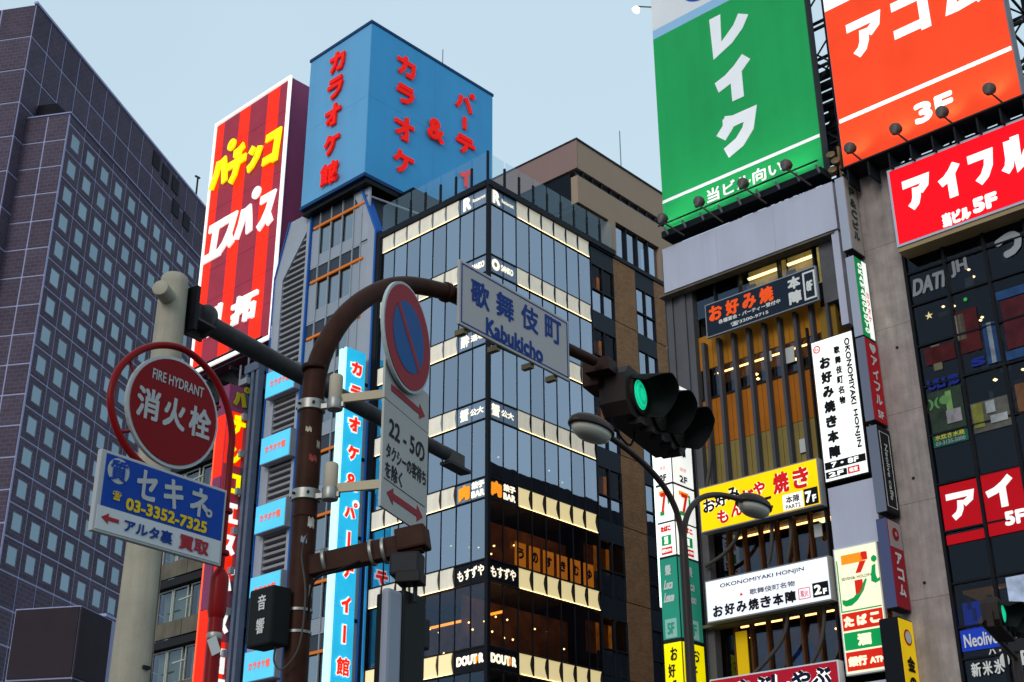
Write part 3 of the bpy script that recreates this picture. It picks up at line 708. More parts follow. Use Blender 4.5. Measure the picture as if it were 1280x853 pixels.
# flank: window column, brick, window column, brick
mBrk = mat('brown_brick', 'A67E5C', rough=.85, noise=.15, ns=1, brick=(.24, .075, .012, '8E6A4C', '6A5440'), az=42)
mTanP = mat('tan_render', 'A58F7C', rough=.8, noise=.04, ns=.5)
mTanL = mat('mauve_render', '947A74', rough=.8, noise=.04, ns=.5)
mNv = mat('navy_spandrel', '1A222E', rough=.35)
g2.box('flank_core', 7.72, 14.15, 3.2, 12, 0, 35.4, mRoomL)
g2.box('flank_core', 9.62, 11.5, .12, 3.2, 0, 35.4, mat('brick_backing', '2E221C', rough=.9))
g2.box('flank_core', 13.2, 14.15, .12, 3.2, 0, 35.4, mat('brick_backing', '2E221C'))
for k in range(11):
    zt = 35.6-3.68*k
    if zt < 3: break
    for (a, b) in ((9.62, 11.5), (13.2, 14.15)):
        g2.box('brick_panel', a+.01, b-.01, -.0, .12, zt-3.68+.02, zt-.02, mBrk)
    for (a, b) in ((7.72, 9.62), (11.5, 13.2)):
        mdx = (a+b)/2
        g2.box('spandrel', a+.02, b-.02, .02, .2, zt-1.0, zt, mNv)
        for x0, x1 in ((a+.05, mdx-.04), (mdx+.04, b-.05)):
            first = a < 8
            g2.box('pane', x0, x1, .1, .13, zt-2.4, zt-1.06, glass('clear_flank_glass', 'E8E4DC', refl=.0, rcol='8898A8') if first else mGl)
            if first: g2.box('room_wall', x0, x1, 1.0, 1.05, zt-2.45, zt-1.0, mat('amber_room_glow', '6A4212', rough=.9, noise=.5, ns=2, emit=.12))  # wall glows slightly, lamp light of the room put into its material
            g2.box('pane', x0, x1, .1, .13, zt-3.62, zt-2.46, mGl)
            if first:
                g2.box('curtain', x0+.35, x1, .7, .73, zt-2.45, zt-1.1, mat('amber_curtain_glow', '9A6020', rough=.9, emit=.5, noise=.4, ns=2))  # curtain emission stands in for the lamplight falling on it
                g2.lathe('downlight', [(0, -.05), (.07, 0), (0, .05)], ((x0+x1)/2, .45, zt-1.15), (0, 0, 1), lampW, n=8)
                g2.box('blind', x0, x1, .4, .43, zt-3.62, zt-2.46, mat('blue_blind', '6A7C94'))
            else:
                g2.box('blind', x0+.2*(k % 3), x1, .5, .53, zt-2.5, zt-1.06, mat('blue_blind', '6A7C94'))
        g2.box('transom', a+.04, b-.04, .0, .2, zt-2.46, zt-2.4, mFrm)
        for x in (a+.02, mdx, b-.02): g2.box('mullion', x-.03, x+.03, -.0, .2, zt-3.68, zt-1.0, mFrm)
# penthouse
ph0, ph1 = 6.9, 16.4
g2.box('penthouse_roof_beam', ph0, ph1, .06, 9.5, 39.95, 41.7, mTanP)
g2.box('penthouse_beam_left', ph0-.03, ph0-.005, .03, 9.5, 39.96, 41.69, mTanL)
g2.box('roof_edge', ph0-.06, ph1, 0, 9.5, 41.7, 41.8, mDark)
g2.box('penthouse_wall', 9.5, 10.1, .1, 9.4, 35.8, 39.55, mTanP)
g2.box('penthouse_wall', 6.95, 9.5, .1, .55, 37.9, 39.55, mTanP)
g2.box('penthouse_wall', 10.1, 16.4, .1, .5, 38.05, 39.55, mTanP)
g2.box('penthouse_wall', 14.05, 16.4, .1, .5, 35.4, 38.05, mTanP)
g2.box('clerestory_glass', 7.0, 16.4, .25, .3, 39.55, 39.95, mat('clerestory_dark', '262E38', rough=.25))
for i in range(11): g2.box('clerestory_fin', 7.4+.8*i, 7.5+.8*i, .12, .3, 39.56, 39.94, mFrm)
g2.box('terrace_glass', 6.98, 7.02, .6, 6.5, 37.9, 39.9, mat('dark_terrace_glass', '10161F', rough=.15))
g2.box('terrace_soffit', 7.1, 9.45, .6, 9, 37.6, 37.85, mBlackM)
g2.box('terrace_back', 9.3, 9.46, .6, 9, 35.6, 37.6, mat('terrace_back_dark', '1C222C', rough=.4))
g2.box('penthouse_core', 7.2, 16.3, 3.0, 9, 35.5, 39.9, mat('penthouse_dark', '20262F', rough=.7))
for i in range(4):
    a = 10.1+.98*i
    g2.box('pane', a+.04, a+.94, .3, .33, 35.6, 38.0, mGl); g2.box('mullion', a-.04, a+.04, .15, .4, 35.5, 38.05, mFrm)
g2.box('flank_coping', 7.72, 14.2, -.06, .4, 35.62, 35.85, mFrm)
an = T(GRp, 'rooftop_antenna', 'tall thin antenna rod on the tan penthouse roof', 'antenna', (13.0, 3, 41.8))
ax, az_ = GRp.uz(776, 200, 1.0)
an.e.location = GRp.w(ax, 1.0, 41.8); an.o = Vector((ax, 1.0, 41.8))
an.tube('rod', [(ax, 1.0, 41.8), (ax, 1.0, 45.2)], .03, mGrey, n=6)

# ================================================================== right building A
def sr(y, tl, br):
    a = Rp.uz(*tl, y); b = Rp.uz(*br, y); return a[0], b[0], b[1], a[1]
ra = T(Rp, 'okonomiyaki_building', 'narrow building with grey fascia, dark vertical fins and amber window bands', 'building', (0, 0, 0))
mFas = mat('grey_fascia', 'B8BACC', rough=.6, noise=.04, ns=.4, streak=.07)
mRDark = mat('dark_brown_wall', '2B2624', rough=.8, noise=.2)
mRib = mat('ribbed_grey_wall', '5A5A5E', rough=.8, noise=.1)
ra.box('body', .05, 7.75, 2.6, 34, 0, 27.0, mRDark)
fx0, fx1, fz0, fz1 = sr(-.5, (827.7, 312.3), (1047, 285))
fw = (fx1-fx0)/3
for i in range(3):
    ra.box('fascia_panel', fx0+fw*i, fx0+fw*(i+1)-.006, -.5, 0, fz0, fz1, mFas)
ra.box('fascia_back', .04, 7.75, .01, 2.6, 25.75, 27.5, mDark)
ra.box('fascia_soffit', .05, 7.75, -.45, -.05, fz0-.09, fz0-.01, mTan)
ra.box('side_wall', 0, .05, 0, 34, 0, 27.4, mat('plain_side_wall', '4A484C', rough=.9, noise=.2, streak=.2))
for i in range(4): ra.box('ribbed_pier', .08+.3*i, .36+.3*i, -.02+.06*(i % 2), .4, 0, 25.6, mRib)
ra.box('wall_panel', 6.85, 7.78, 0, .3, 22.9, 25.6, mat('dark_concrete', '5E5E62', rough=.9, noise=.25, ns=1.2))
# 8F windows
ra.box('window_band_back', 1.3, 6.8, 1.8, 1.9, 22.0, 25.6, mat('office_wall', 'A89868', rough=.9, noise=.2))
for x0, x1, lit in ((1.35, 2.2, 0), (2.25, 3.3, 0), (3.4, 5.02, 1), (5.12, 6.5, 1)):
    ra.box('window', x0, x1, .2, .23, 24.1, 25.6, mGl2)
    if lit:
        ra.box('ceiling_lamp', x0+.12, x1-.15, .5, .6, 25.2, 25.28, lampm('fluorescent_tube', 'FFF6C8', 4.5))
        ra.box('room_partition', x0, x1, .78, .84, 24.0, 25.65, mat('office_wall_glow', 'B8A860', rough=.9, emit=.4, noise=.3))  # partition emits by itself, room light put into the wall material
        ra.box('blind', x0+.1, x0+.5, .4, .43, 24.0, 24.9, mat('cream_blind', 'C8C090', rough=.9))
    else: ra.box('blind', x0, x1, .5, .55, 24.0, 25.6, mat('dark_blind', '1E1A18', rough=.9))
    ra.box('mullion', x1+.01, x1+.08, .1, .35, 24.0, 25.65, mDark)
# bands behind fins
mAmb = mat('amber_panel', 'A87020', rough=.55, noise=.15, rnd=.12, emit=.06); mAmb2 = mat('rust_orange_panel', 'A8641E', rough=.55, noise=.15, rnd=.12, emit=.05); mKh = mat('khaki_panel', '8E7C48', rough=.7, noise=.12, rnd=.1)
FX = [1.2+.66*i for i in range(10)]
for i in range(9):
    a, b = FX[i]+.01, FX[i+1]-.01
    if a < 6: ra.box('band_panel', a, b, .3, .4, 22.02, 23.4, mAmb)
    else: ra.box('band_panel', a, b, .2, .4, 21.0, 22.9, mat('khaki_amber_panel', '8A6A28', rough=.6, noise=.1))
    ra.box('pane', a, b, .34, .37, 20.82, 22.0, mGl2)
    ra.box('band_panel', a, b, .3, .4, 18.95, 20.8, mAmb2)
    ra.box('band_panel', a, b, .3, .4, 17.2, 18.93, mKh if i > 2 else mAmb2 if False else mKh)
    ra.box('pane', a, b, .5, .53, 13.6, 15.6, mGl2)
    ra.box('pane', a, b, .5, .53, 10.4, 12.4, mGl2)
    ra.box('wood_mullion', b-.03, b+.05, .35, .6, 13.6, 15.7, mat('wood_mullion', '5A3820', rough=.6))
    ra.box('wood_mullion', b-.03, b+.05, .35, .6, 10.2, 12.5, mat('wood_mullion', '5A3820'))
ra.box('band_sill', 1.2, 7.1, .25, .45, 20.78, 20.84, mDark)
mFin = mat('grey_fin', '4A4A50', rough=.5, noise=.08)
for i in range(8):
    ra.box('fin', 1.56+.66*i, 1.68+.66*i, .0, .26, 17.3, 23.0 if i < 7 else 24.2, mFin)
ra.box('fin', 6.85, 6.95, .0, .28, 17.3, 22.9, mFin)
ra.box('floor_slab', 1.2, 7.7, .4, 2.6, 16.9, 17.2, mDark); ra.box('floor_slab', 1.2, 7.7, .6, 2.6, 15.65, 15.8, mDark)
ra.box('floor_slab', 1.2, 7.7, .6, 2.6, 12.45, 13.55, mDark); ra.box('floor_slab', 1.2, 7.7, .6, 2.6, 23.4, 24.1, mDark)
for z in (17.2, 13.6, 10.4, 20.8): ra.box('room_wall', 1.3, 7.7, 2.3, 2.4, z, z+1.9, mat('lit_room_wall', '6A5436', rough=.9, noise=.5, ns=1.5))
for x, z in ((3.3, 21.5), (3.35, 21.3), (5.0, 21.6), (2.2, 11.9), (5.5, 11.7), (4.9, 15.2)):
    ra.lathe('pendant', [(0, -.06), (.08, 0), (0, .06)], (x, .9, z), (0, 0, 1), lampW, n=8)
ra.box('ceiling_lamp', 5.2, 5.9, 1.0, 1.2, 15.45, 15.5, lampm('fluorescent_tube', 'FFF6C8', 4.5))
cv = lampm('added_room_fill', 'FFC880', 9)  # unseen strips added here only to brighten the rooms
for z_ in (15.58, 12.38): ra.box('hidden_fill_strip', 1.6, 7.2, 1.2, 1.26, z_, z_+.05, cv)
ra.box('hidden_fill_strip', 1.6, 5.6, .9, .96, 22.02, 22.07, cv)
for x, z, w, hh in ((5.15, 21.5, .35, .6), (5.35, 18.0, .35, .5), (4.3, 21.7, .2, .4), (5.55, 14.9, .3, .45)):
    ra.box('notice', x-w/2, x+w/2, .22, .26, z-hh/2, z+hh/2, mat('white_notice', 'B9BBB8', rough=.7))
for i in range(7):
    x = 1.6+i*.75; ra.box('seat_screen', x, x+.4, 1.4, 1.45, 13.7, 14.9, mat('grey_screen', '60646A', rough=.8, rnd=.4)); ra.box('seat_screen', x, x+.4, 1.4, 1.45, 10.5, 11.6, mat('grey_screen', '60646A'))
ra.box('banner', 2.0, 2.45, .2, .24, 10.3, 12.0, mat('yellow_banner', 'D8B010', emit=.2))
ra.box('banner', 3.9, 4.6, .8, .84, 10.4, 11.2, mat('blue_banner', '1848A8', emit=.15))
# arched pipes crossing windows
mPipe = mat('dark_arch_rail', '4A4644', rough=.45)
for c in ([(1.2, 14.4), (2.0, 14.7), (2.6, 15.2), (2.85, 15.8)], [(3.75, 14.0), (3.95, 14.7), (4.05, 15.8)], [(4.5, 14.0), (4.72, 14.8), (4.75, 15.8)],
          [(2.8, 10.4), (3.5, 10.9), (4.1, 11.5), (4.4, 12.4)], [(5.0, 10.4), (5.5, 11.2), (5.75, 12.4)], [(1.5, 17.3), (1.7, 18.2), (1.72, 19.2)]):
    ra.tube('arched_rail', smooth_path([(x, -.15, z) for x, z in c], 6), .07, mPipe, n=8)
ra.box('eave', 1.0, 6.0, -.3, .3, 12.2, 12.3, mTan); 
for z0, z1 in ((4.8, 9.6), (0, 4.4)): ra.box('pane', 1.3, 7.6, .4, .45, z0, z1, mGl2)

class Sign:
    """light box on a wall: x0..x1, z0..z1, front at y"""
    def __init__(s, name, label, pl, x0, x1, z0, z1, y, th, face, case=mGrey, cat='sign', rim=.05, group=None):
        s.t = T(pl, name, label, cat, ((x0+x1)/2, y+th, z0), group=group); s.q = (x0, x1, z0, z1); s.y = y
        s.t.box('cabinet', x0, x1, y, y+th, z0, z1, case, bev=.012)
        s.face = s.t.box('face', x0+rim, x1-rim, y-.012, y, z0+rim, z1-rim, face)
    def f(s, st, fx, fz, fw, fh, mt, bold=0, dy=.0, **k):
        x0, x1, z0, z1 = s.q
        s.t.text(st, x0+(x1-x0)*fx, z0+(z1-z0)*fz, (x1-x0)*fw, (z1-z0)*fh, s.y-.02-dy, mt, bold=bold, **k)
    def rect(s, a, b, c, d, mt, dy=0, name='printed_block', pts=None):
        x0, x1, z0, z1 = s.q
        return s.t.box(name, x0+(x1-x0)*a, x0+(x1-x0)*b, s.y-.018-dy, s.y-.013-dy, z0+(z1-z0)*c, z0+(z1-z0)*d, mt)
mLitInk = mat('black_print', '101014', rough=.5)
mLitRed = mat('lit_red_print', 'E02818', emit=.3); mLitGreen = mat('lit_green_print', '0E9A50', emit=.35); mLitOr = mat('lit_orange_print', 'F08A1C', emit=.6)
mOff = mat('off_white_print', 'D8D8D4', rough=.6)
# 8F sign (unlit navy)
s = Sign('eighth_floor_sign', 'navy sign with orange okonomiyaki lettering, white characters and 8F box', Rp, *sr(-.42, (880.6, 382), (1023.7, 375)), -.42, .12, mat('navy_board', '1C2636', rough=.5))
mOrL = mat('orange_print', 'F0541C', emit=.25)
for i, ch in enumerate('お好み焼'): s.f(ch, .1+.155*i, .66, .125, .46, mOrL, .035)
s.f('各種宴会・パーティー受付中', .40, .35, .56, .13, mOff, .008); s.f('☎3200-9715', .40, .15, .34, .13, mOff, .006)
s.f('本', .81, .72, .11, .36, mOff, .03); s.f('陣', .81, .3, .11, .38, mOff, .03)
for a, b, c, d in ((.885, .9, .1, .9), (.975, .99, .1, .9), (.9, .975, .1, .15), (.9, .975, .85, .9)): s.rect(a, b, c, d, mOff)
s.f('8F', .937, .48, .055, .3, mOff, .02)
# yellow 7F sign
s = Sign('yellow_seventh_floor_sign', 'bright yellow sign with brush lettering, red and black, and a 7F box', Rp, *sr(-.75, (872.9, 611), (1027.6, 631)), -.75, .35, mat('lit_sign_yellow', 'FFCB00', emit=.62), case=mat('grey_sign_case', '8A8A8A', rough=.5))
mWo = LW(.75)
for i, ch in enumerate('お好み'):
    s.f(ch, .09+.105*i, .56+.06*i, .11, .3, mWo, .05); s.f(ch, .09+.105*i, .56+.06*i, .11, .3, mLitInk, .022, dy=.012)
mRp = mat('lit_crimson_print', 'D81C1C', emit=.3)
for i, (ch, x, z) in enumerate((('も', .20, .25), ('ん', .32, .33), ('じ', .43, .55), ('ゃ', .52, .66))):
    s.f(ch, x, z, .1, .3, mWo, .05); s.f(ch, x, z, .1, .3, mRp, .025, dy=.012)
for ch, x in (('焼', .70), ('き', .86)):
    s.f(ch, x, .66, .13, .46, mWo, .06); s.f(ch, x, .66, .13, .46, mRp, .035, dy=.012)
s.f('こ', .57, .3, .1, .28, mLitInk, .03)
s.rect(.70, .86, .05, .38, mWo); s.f('本陣', .78, .26, .11, .16, mLitInk, .008, dy=.01); s.f('PART2', .78, .11, .12, .09, mLitInk, .004, dy=.01)
s.rect(.87, .98, .05, .4, mLitInk); s.f('7', .905, .22, .05, .24, mWo, .02, dy=.01); s.f('F', .95, .17, .03, .15, mWo, .015, dy=.01)
# white 2F
s = Sign('white_second_floor_sign', 'wide white lit sign with black lettering and a black 2F box', Rp, *sr(-.75, (880.6, 727), (1041, 750)), -.75, .35, mat('lit_cool_white', 'E4E6F0', emit=.62), case=mat('grey_sign_case', '8A8A8A'))
s.f('OKONOMIYAKI HONJIN', .47, .8, .68, .12, mLitInk, .004); s.f('歌舞伎町名物', .55, .53, .36, .13, mLitInk, .004); s.f('▲', .30, .53, .03, .07, mRp, 0)
for i, ch in enumerate('お好み焼き本陣'): s.f(ch, .10+.098*i, .24, .085, .27, mLitInk, .02)
for a, b, c, d in ((.75, .755, .14, .38), (.835, .84, .14, .38), (.755, .835, .37, .385), (.755, .835, .135, .15)): s.rect(a, b, c, d, mRp)
s.f('炭火', .795, .26, .06, .16, mRp, .004)
s.rect(.86, .98, .12, .44, mLitInk); s.f('2', .90, .28, .055, .22, mWo, .02, dy=.01); s.f('F', .953, .22, .03, .13, mWo, .015, dy=.01)
# crimson bottom
s = Sign('crimson_shabu_sign', 'crimson sign with thick navy and white hiragana at the bottom edge', Rp, *sr(-.75, (887, 850), (1053, 880)), -.75, .35, mat('lit_crimson', '9C1428', emit=.5), case=mWhite)
mNvP = mat('navy_print', '141A38', emit=.02)
for i, ch in enumerate('しゃぶしゃぶ'):
    s.f(ch, .12+.15*i, .68, .15, .42, mWo, .07); s.f(ch, .12+.15*i, .68, .15, .42, mNvP, .03, dy=.012)
# tall white sign
s = Sign('tall_white_vertical_sign', 'tall white lit sign with vertical black brush characters above a 7-8F box', Rp, *sr(-.5, (1012.8, 429), (1087, 591)), -.5, .16, mat('lit_white_board', 'F2F4F0', emit=.72), case=mBlackM, rim=.04)
for i, ch in enumerate('お好み焼き本陣'): s.f(ch, .30, .825-.105*i, .26, .085, mLitInk, .03)
for i, ch in enumerate('歌舞伎町名物'): s.f(ch, .60, .89-.072*i, .14, .055, mLitInk, .014)
s.f('OKONOMIYAKI HONJIN', .865, .56, .085/.332*1.0, .0, mLitInk) if False else None
# rotated latin line reading downwards
x0, x1, z0, z1 = s.q
s.t.text('OKONOMIYAKI', x0+(x1-x0)*.85, z0+(z1-z0)*.555+.83, 2.45, .2, -.52, mLitInk, bold=.012, rot=-math.pi/2); s.t.text('HONJIN', x0+(x1-x0)*.85, z0+(z1-z0)*.555-1.25, 1.35, .2, -.52, mLitInk, bold=.012, rot=-math.pi/2)
s.f('○', .14, .935, .17, .055, mRp, .005); s.f('れん', .14, .935, .1, .022, mRp, .004)
s.rect(.04, .96, .085, .135, mLitInk); s.f('7・8F', .5, .11, .62, .035, mWo, .012, dy=.01)
s.rect(.04, .52, .025, .07, mLitInk); s.f('2F', .28, .047, .34, .032, mWo, .012, dy=.01); s.rect(.54, .8, .025, .07, mRp); s.f('個室', .67, .047, .2, .03, mWo, .006, dy=.01)
# grey blank panels
for z0, z1, lb_ in ((14.15, 16.28, 'plain grey panel between the tall white sign and the seven sign'), (8.5, 9.85, 'plain grey panel below the striped seven sign')):
    g = T(Rp, 'blank_panel', lb_, 'panel', (7, -.1, z0)); g.box('panel', 6.14+.3, 7.84+.3, -.46, 0, z0-.3, z1-.28, mFas, bev=.01)
g = T(Rp, 'blank_panel', 'plain grey strip panel above the tall white sign', 'panel', (7.6, -.1, 21.7)); g.box('panel', 7.62, 7.9, -.4, 0, 21.66, 25.5, mFas)
# seven sign
s = Sign('convenience_store_sign', 'cream lit sign with orange red and green seven emblem over red and green rows', Rp, *sr(-.5, (1041, 687.5), (1115, 837)), -.5, .16, mat('lit_cream', 'F4ECC8', emit=.6), case=mWhite, rim=.05)
t = s.t; mLGr = mat('lit_green_print', '0E9A50')
def lp(pts, mm, dy=.02):   # print polygon in sign fractions
    x0, x1, z0, z1 = s.q
    t.prism('emblem', [(x0+(x1-x0)*a, z0+(z1-z0)*b) for a, b in pts], s.y-dy-.006, s.y-dy+.002, mm)
lp([(.17, .86), (.66, .86), (.6, .935), (.17, .935)][::1], mLitOr)
lp([(.60, .868), (.76, .868), (.76, .93), (.70, .935), (.62, .935)], mLitRed)
lp([(.58, .862), (.72, .862), (.58, .775), (.46, .775)], mLitRed)
lp([(.42, .72), (.60, .72), (.59, .655), (.50, .61), (.42, .61)], mLitRed)
lp([(.10, .585), (.10, .55), (.16, .53), (.3, .53), (.45, .565), (.6, .63), (.70, .715), (.66, .72), (.52, .645), (.36, .59), (.2, .575)], mLGr)
lp([(.84, .875), (.90, .892), (.96, .875), (.96, .85), (.90, .832), (.84, .85)], mLGr)
lp([(.84, .81), (.92, .82), (.9, .74), (.93, .70), (.98, .71), (.98, .685), (.88, .67), (.79, .69), (.80, .74)], mLGr)
s.f('SEVEN&i HOLDINGS', .52, .745, .78, .025, mat('grey_green_print', '8A9A86'), .004)
s.rect(.05, .075, .49, .9, mLGr); s.rect(.05, .95, .485, .495, mLGr)
for c, d, mm in ((.34, .475, mLitRed), (.19, .325, mLGr), (.03, .175, mLitRed)): s.rect(.05, .95, c, d, mm)
for i, ch in enumerate('たばこ'): s.f(ch, .2+.29*i, .408, .23, .085, mat('lit_cream', 'F4ECC8'), .03, dy=.01)
s.f('酒', .5, .257, .32, .095, mat('lit_cream', 'F4ECC8'), .03, dy=.01)
s.f('銀行', .3, .1, .42, .08, mat('lit_cream', 'F4ECC8'), .025, dy=.01); s.f('ATM', .74, .09, .36, .05, mat('lit_cream', 'F4ECC8'), .02, dy=.01)
# dark gap frame beside
g = T(Rp, 'sign_post', 'dark steel upright left of the tall white sign', 'post', (6.05, -.2, 0)); g.box('upright', 6.22, 6.28, -.42, -.3, 9.6, 22.0, mBlackM)

# blades along the pillar: x0,x1 thickness, y out, z range
def blade(name, label, x0, x1, yo, yi, z0, z1, edge, face, group='small vertical signs stacked beside the pillar'):
    t = T(Rp, name, label, 'sign', (x1, yi, z0), group=group)
    t.box('cabinet', x0+.01, x1-.01, yo+.01, yi, z0, z1, mDark)
    t.box('edge', x0, x1, yo-.01, yo+.01, z0+.02, z1-.02, edge)
    pl = Rp.sub(x1, yo, 42); q = Sub(pl, t)
    q.box('face', .03, yi-yo-.03, -.012, .01, z0+.04, z1-.04, face)
    return q, (yi-yo)
mBeige = mat('beige_face', 'B0A29A', rough=.6); mEdg = mat('grey_edge', 'A4AABA', rough=.5); mEdgD = mat('slate_edge', '6E7486', rough=.5)
def vtext(q, w, z0, z1, st, mt, size, bold, step=None, fx=.5, hh=None):
    n = len(st)
    for i, ch in enumerate(st):
        z = z1-(z1-z0)*(i+.5)/n
        q.text(ch, w*fx, z, size if ch not in '|1l' else size*.15, hh or (z1-z0)/n*.78, -.03, mt, bold=bold)
q, w = blade('building_name_sign', 'beige blade sign with dark building name, topmost at the pillar', 8.3, 8.64, -1.0, -.1, 24.05, 26.98, mEdg, mBeige)
vtext(q, w, 24.5, 26.7, 'P&Cビル', mat('dark_green_print', '2E4A3E'), .42, .02)
q, w = blade('green_white_blade_sign', 'green and white lit blade sign with tiny lettering', 8.35, 8.66, -1.0, -.15, 20.75, 23.8, mEdg, mat('lit_green_blade', '0F8A4C', emit=.45))
q.box('face_stripe', .5, .8, -.02, -.012, 20.8, 23.75, mWo); vtext(q, w, 20.9, 23.6, 'OKAWASOUGYO', mWo, .3, .02, fx=.36)
vtext(q, w, 21.4, 22.6, 'カラオケ', mLitRed, .2, .01, fx=.72)
q, w = blade('red_heart_blade_sign', 'red blade sign with heart and white katakana beside the tall white sign', 8.36, 8.68, -1.0, -.1, 17.7, 20.72, mEdgD, mat('red_face', 'B01C28', emit=.12, rough=.5))
vtext(q, w, 18.3, 20.6, '♥アイフル', mOff, .42, .02); q.text('5F', w/2, 18.0, .4, .28, -.03, mOff, bold=.02)
q, w = blade('black_blade_sign', 'black blade sign with fine white border and script lettering', 8.36, 8.72, -1.0, -.12, 14.6, 17.55, mEdgD, mat('black_face', '16181C', rough=.4))
for a, b, c, d in ((.1, .12, 14.8, 17.35), (.72, .74, 14.8, 17.35), (.12, .72, 14.8, 14.82), (.12, .72, 17.33, 17.35)): q.box('printed_border', a, b, -.02, -.012, c, d, mOff)
q.text('Neolive caffe', .42, 16.0, 1.9, .22, -.03, mOff, rot=-math.pi/2, bold=.004)
q, w = blade('crimson_grey_blade_sign', 'crimson and grey blade sign with round red emblem and white katakana', 8.3, 8.66, -1.0, -.1, 11.55, 14.42, mat('violet_edge', '50567A'), mat('crimson_face', '96202E', emit=.1))
q.box('face_top', .04, w-.04, -.02, -.012, 13.5, 14.36, mat('warm_grey_face', 'A89A98')); q.text('●', w/2, 13.95, .42, .42, -.03, mat('dark_red_print', 'A01820')); q.text('●', w/2, 13.95, .16, .16, -.045, mat('warm_grey_face', 'A89A98'))
vtext(q, w, 11.9, 13.4, 'アコム', mOff, .42, .025)
q, w = blade('yellow_blade_sign', 'yellow blade sign with black brush characters and round emblem, lowest at the pillar', 8.0, 8.62, -1.0, -.05, 7.4, 11.28, mBlackM, mat('lit_yellow_blade', 'F0C418', emit=.35))
q.text('●', w/2, 10.7, .5, .5, -.03, mat('red_emblem', 'C04020')); q.text('●', w/2, 10.7, .38, .38, -.045, mOff); vtext(q, w, 7.7, 10.2, '金の蔵焼', mLitInk, .5, .03)

# corner column sign at the left edge
cs_ = T(Rp, 'corner_column_sign', 'stacked lit corner sign column in white, red, green and yellow boxes', 'sign', (.9, -.1, 6))
cs_.box('cabinet', .2, .95, -1.5, .0, 6, 21.2, mDark)
cs_.box('side_tube', .08, .2, -1.45, -1.3, 12.9, 20.5, lampm('white_edge_tube', 'E8FFF4', 1.1))
CP = Rp.sub(.95, -1.5, 42); c2 = Sub(CP, cs_)
mTeal = mat('lit_teal', '2A8C74', emit=.3); mYb = mat('lit_strong_yellow', 'F8E400', emit=.6)
segs = [(17.25, 21.2, LW(.72)), (15.85, 17.2, LW(.72)), (14.6, 15.82, LW(.72)), (11.7, 14.55, mTeal), (6, 11.6, mYb)]
for z0, z1, mm in segs:
    cs_.box('face', .22, .93, -1.53, -1.5, z0+.02, z1-.02, mm); c2.box('face', .04, 1.26, -.02, .0, z0+.02, z1-.02, mm)
for q, x, w in ((cs_, .57, .5), (c2, .62, .8)):
    y = -1.55 if q is cs_ else -.04
    for i, ch in enumerate('お好み焼き本陣'): q.text(ch, x, 20.9-.4*i, w*.6, .34, y, mLitInk, bold=.02)
    q.text('個室', x, 17.85, w*.5, .14, y, mLitRed); q.text('2F', x, 17.48, w*.6, .26, y, mLitInk, bold=.015)
    q.box('printed_block', x-w*.42, x+w*.3, y, y+.01, 16.85, 17.0, mLitOr); q.text('7', x-.05*w, 16.55, w*.5, .75, y-.015, mLitRed, bold=.03); q.box('printed_block', x-w*.4, x-w*.05, y, y+.01, 16.1, 16.25, mLitGreen)
    q.text('i', x+.35*w, 16.7, w*.15, .5, y, mLitGreen, bold=.03)
    q.text('たばこ', x, 15.6, w*.9, .22, y, mLitRed, bold=.02); q.box('printed_block', x-w*.4, x+w*.4, y, y+.01, 15.0, 15.35, mLitGreen); q.text('酒', x, 15.17, w*.35, .28, y-.01, mWo, bold=.02)
    q.box('printed_block', x-w*.45, x+w*.45, y, y+.01, 14.68, 14.92, mLitRed); q.text('銀行ATM', x, 14.8, w*.8, .14, y-.01, mWo, bold=.01)
    q.text('榮', x, 14.1, w*.5, .38, y, mOff, bold=.02); q.text('Luca', x, 13.6, w*.75, .34, y, mOff, bold=.015, shear=.2); q.text('Lenon', x, 13.15, w*.85, .34, y, mOff, bold=.015, shear=.2)
    q.box('printed_block', x-w*.48, x+w*.48, y, y+.01, 11.75, 12.4, mat('pale_teal', '8CB8AC', emit=.2)); q.text('5F', x, 12.07, w*.6, .4, y-.01, mTeal, bold=.02)
    for i, ch in enumerate('お好みもんじゃ焼'): q.text(ch, x+w*.12*(-1)**i, 11.2-.55*i, w*.6, .46, y, mLitRed if i > 2 else mLitInk, bold=.015)

# green billboard
LGT = mat('lit_letter_pale', 'DCE0E4', emit=.25)
gbb = T(Rp, 'green_billboard', 'tall green billboard with white katakana and a white top band', 'billboard', (3.9, -.3, 27.9))
mGrn = mat('green_billboard_face', '1F9A54', rough=.45, emit=.18, noise=.06, ns=.3, streak=.07)
gz0, gz1, gx0, gx1 = 28.05, 43.0, .42, 7.6
gbb.box('cabinet', gx0, gx1, -.3, .2, gz0, gz1, mat('billboard_back', '50545A', rough=.7))
for a, b in ((gx0, 2.8), (2.8, 5.2), (5.2, gx1)):
    for z0, z1 in ((gz0, 31.2), (31.2, 34.4), (34.4, 37.5)): gbb.box('face_panel', a+.001, b-.001, -.34, -.3, z0+.001, z1-.001, mGrn)
    gbb.box('top_band_panel', a+.001, b-.001, -.34, -.3, 37.95, gz1, mat('white_billboard_top', 'D4D8DC', rough=.5, emit=.12))
gbb.box('blue_stripe', gx0, gx1, -.34, -.3, 37.502, 37.948, mat('pale_blue_stripe', '8EB8DC', rough=.5, emit=.12))
gbb.box('white_line', gx0, gx1, -.352, -.34, 29.4, 29.54, LGT)
gbb.text('●', 3.1, 39.2, 2.2, 1.9, -.36, mat('blue_emblem', '2050B8', emit=.1), name='emblem')
for ch, cz, hh in (('レ', 36.0, 2.1), ('イ', 33.65, 2.1), ('ク', 31.2, 2.2)): stroke_letter(gbb, ch, 4.12, cz, 2.15, hh, -.355, LGT, .54, .012)
gbb.text('当ビル向い', 4.25, 28.85, 3.4, .62, -.38, LGT, bold=.02)
gbb.box('bottom_tray', gx0, gx1, -.55, .2, 27.75, 28.03, mBlackM)
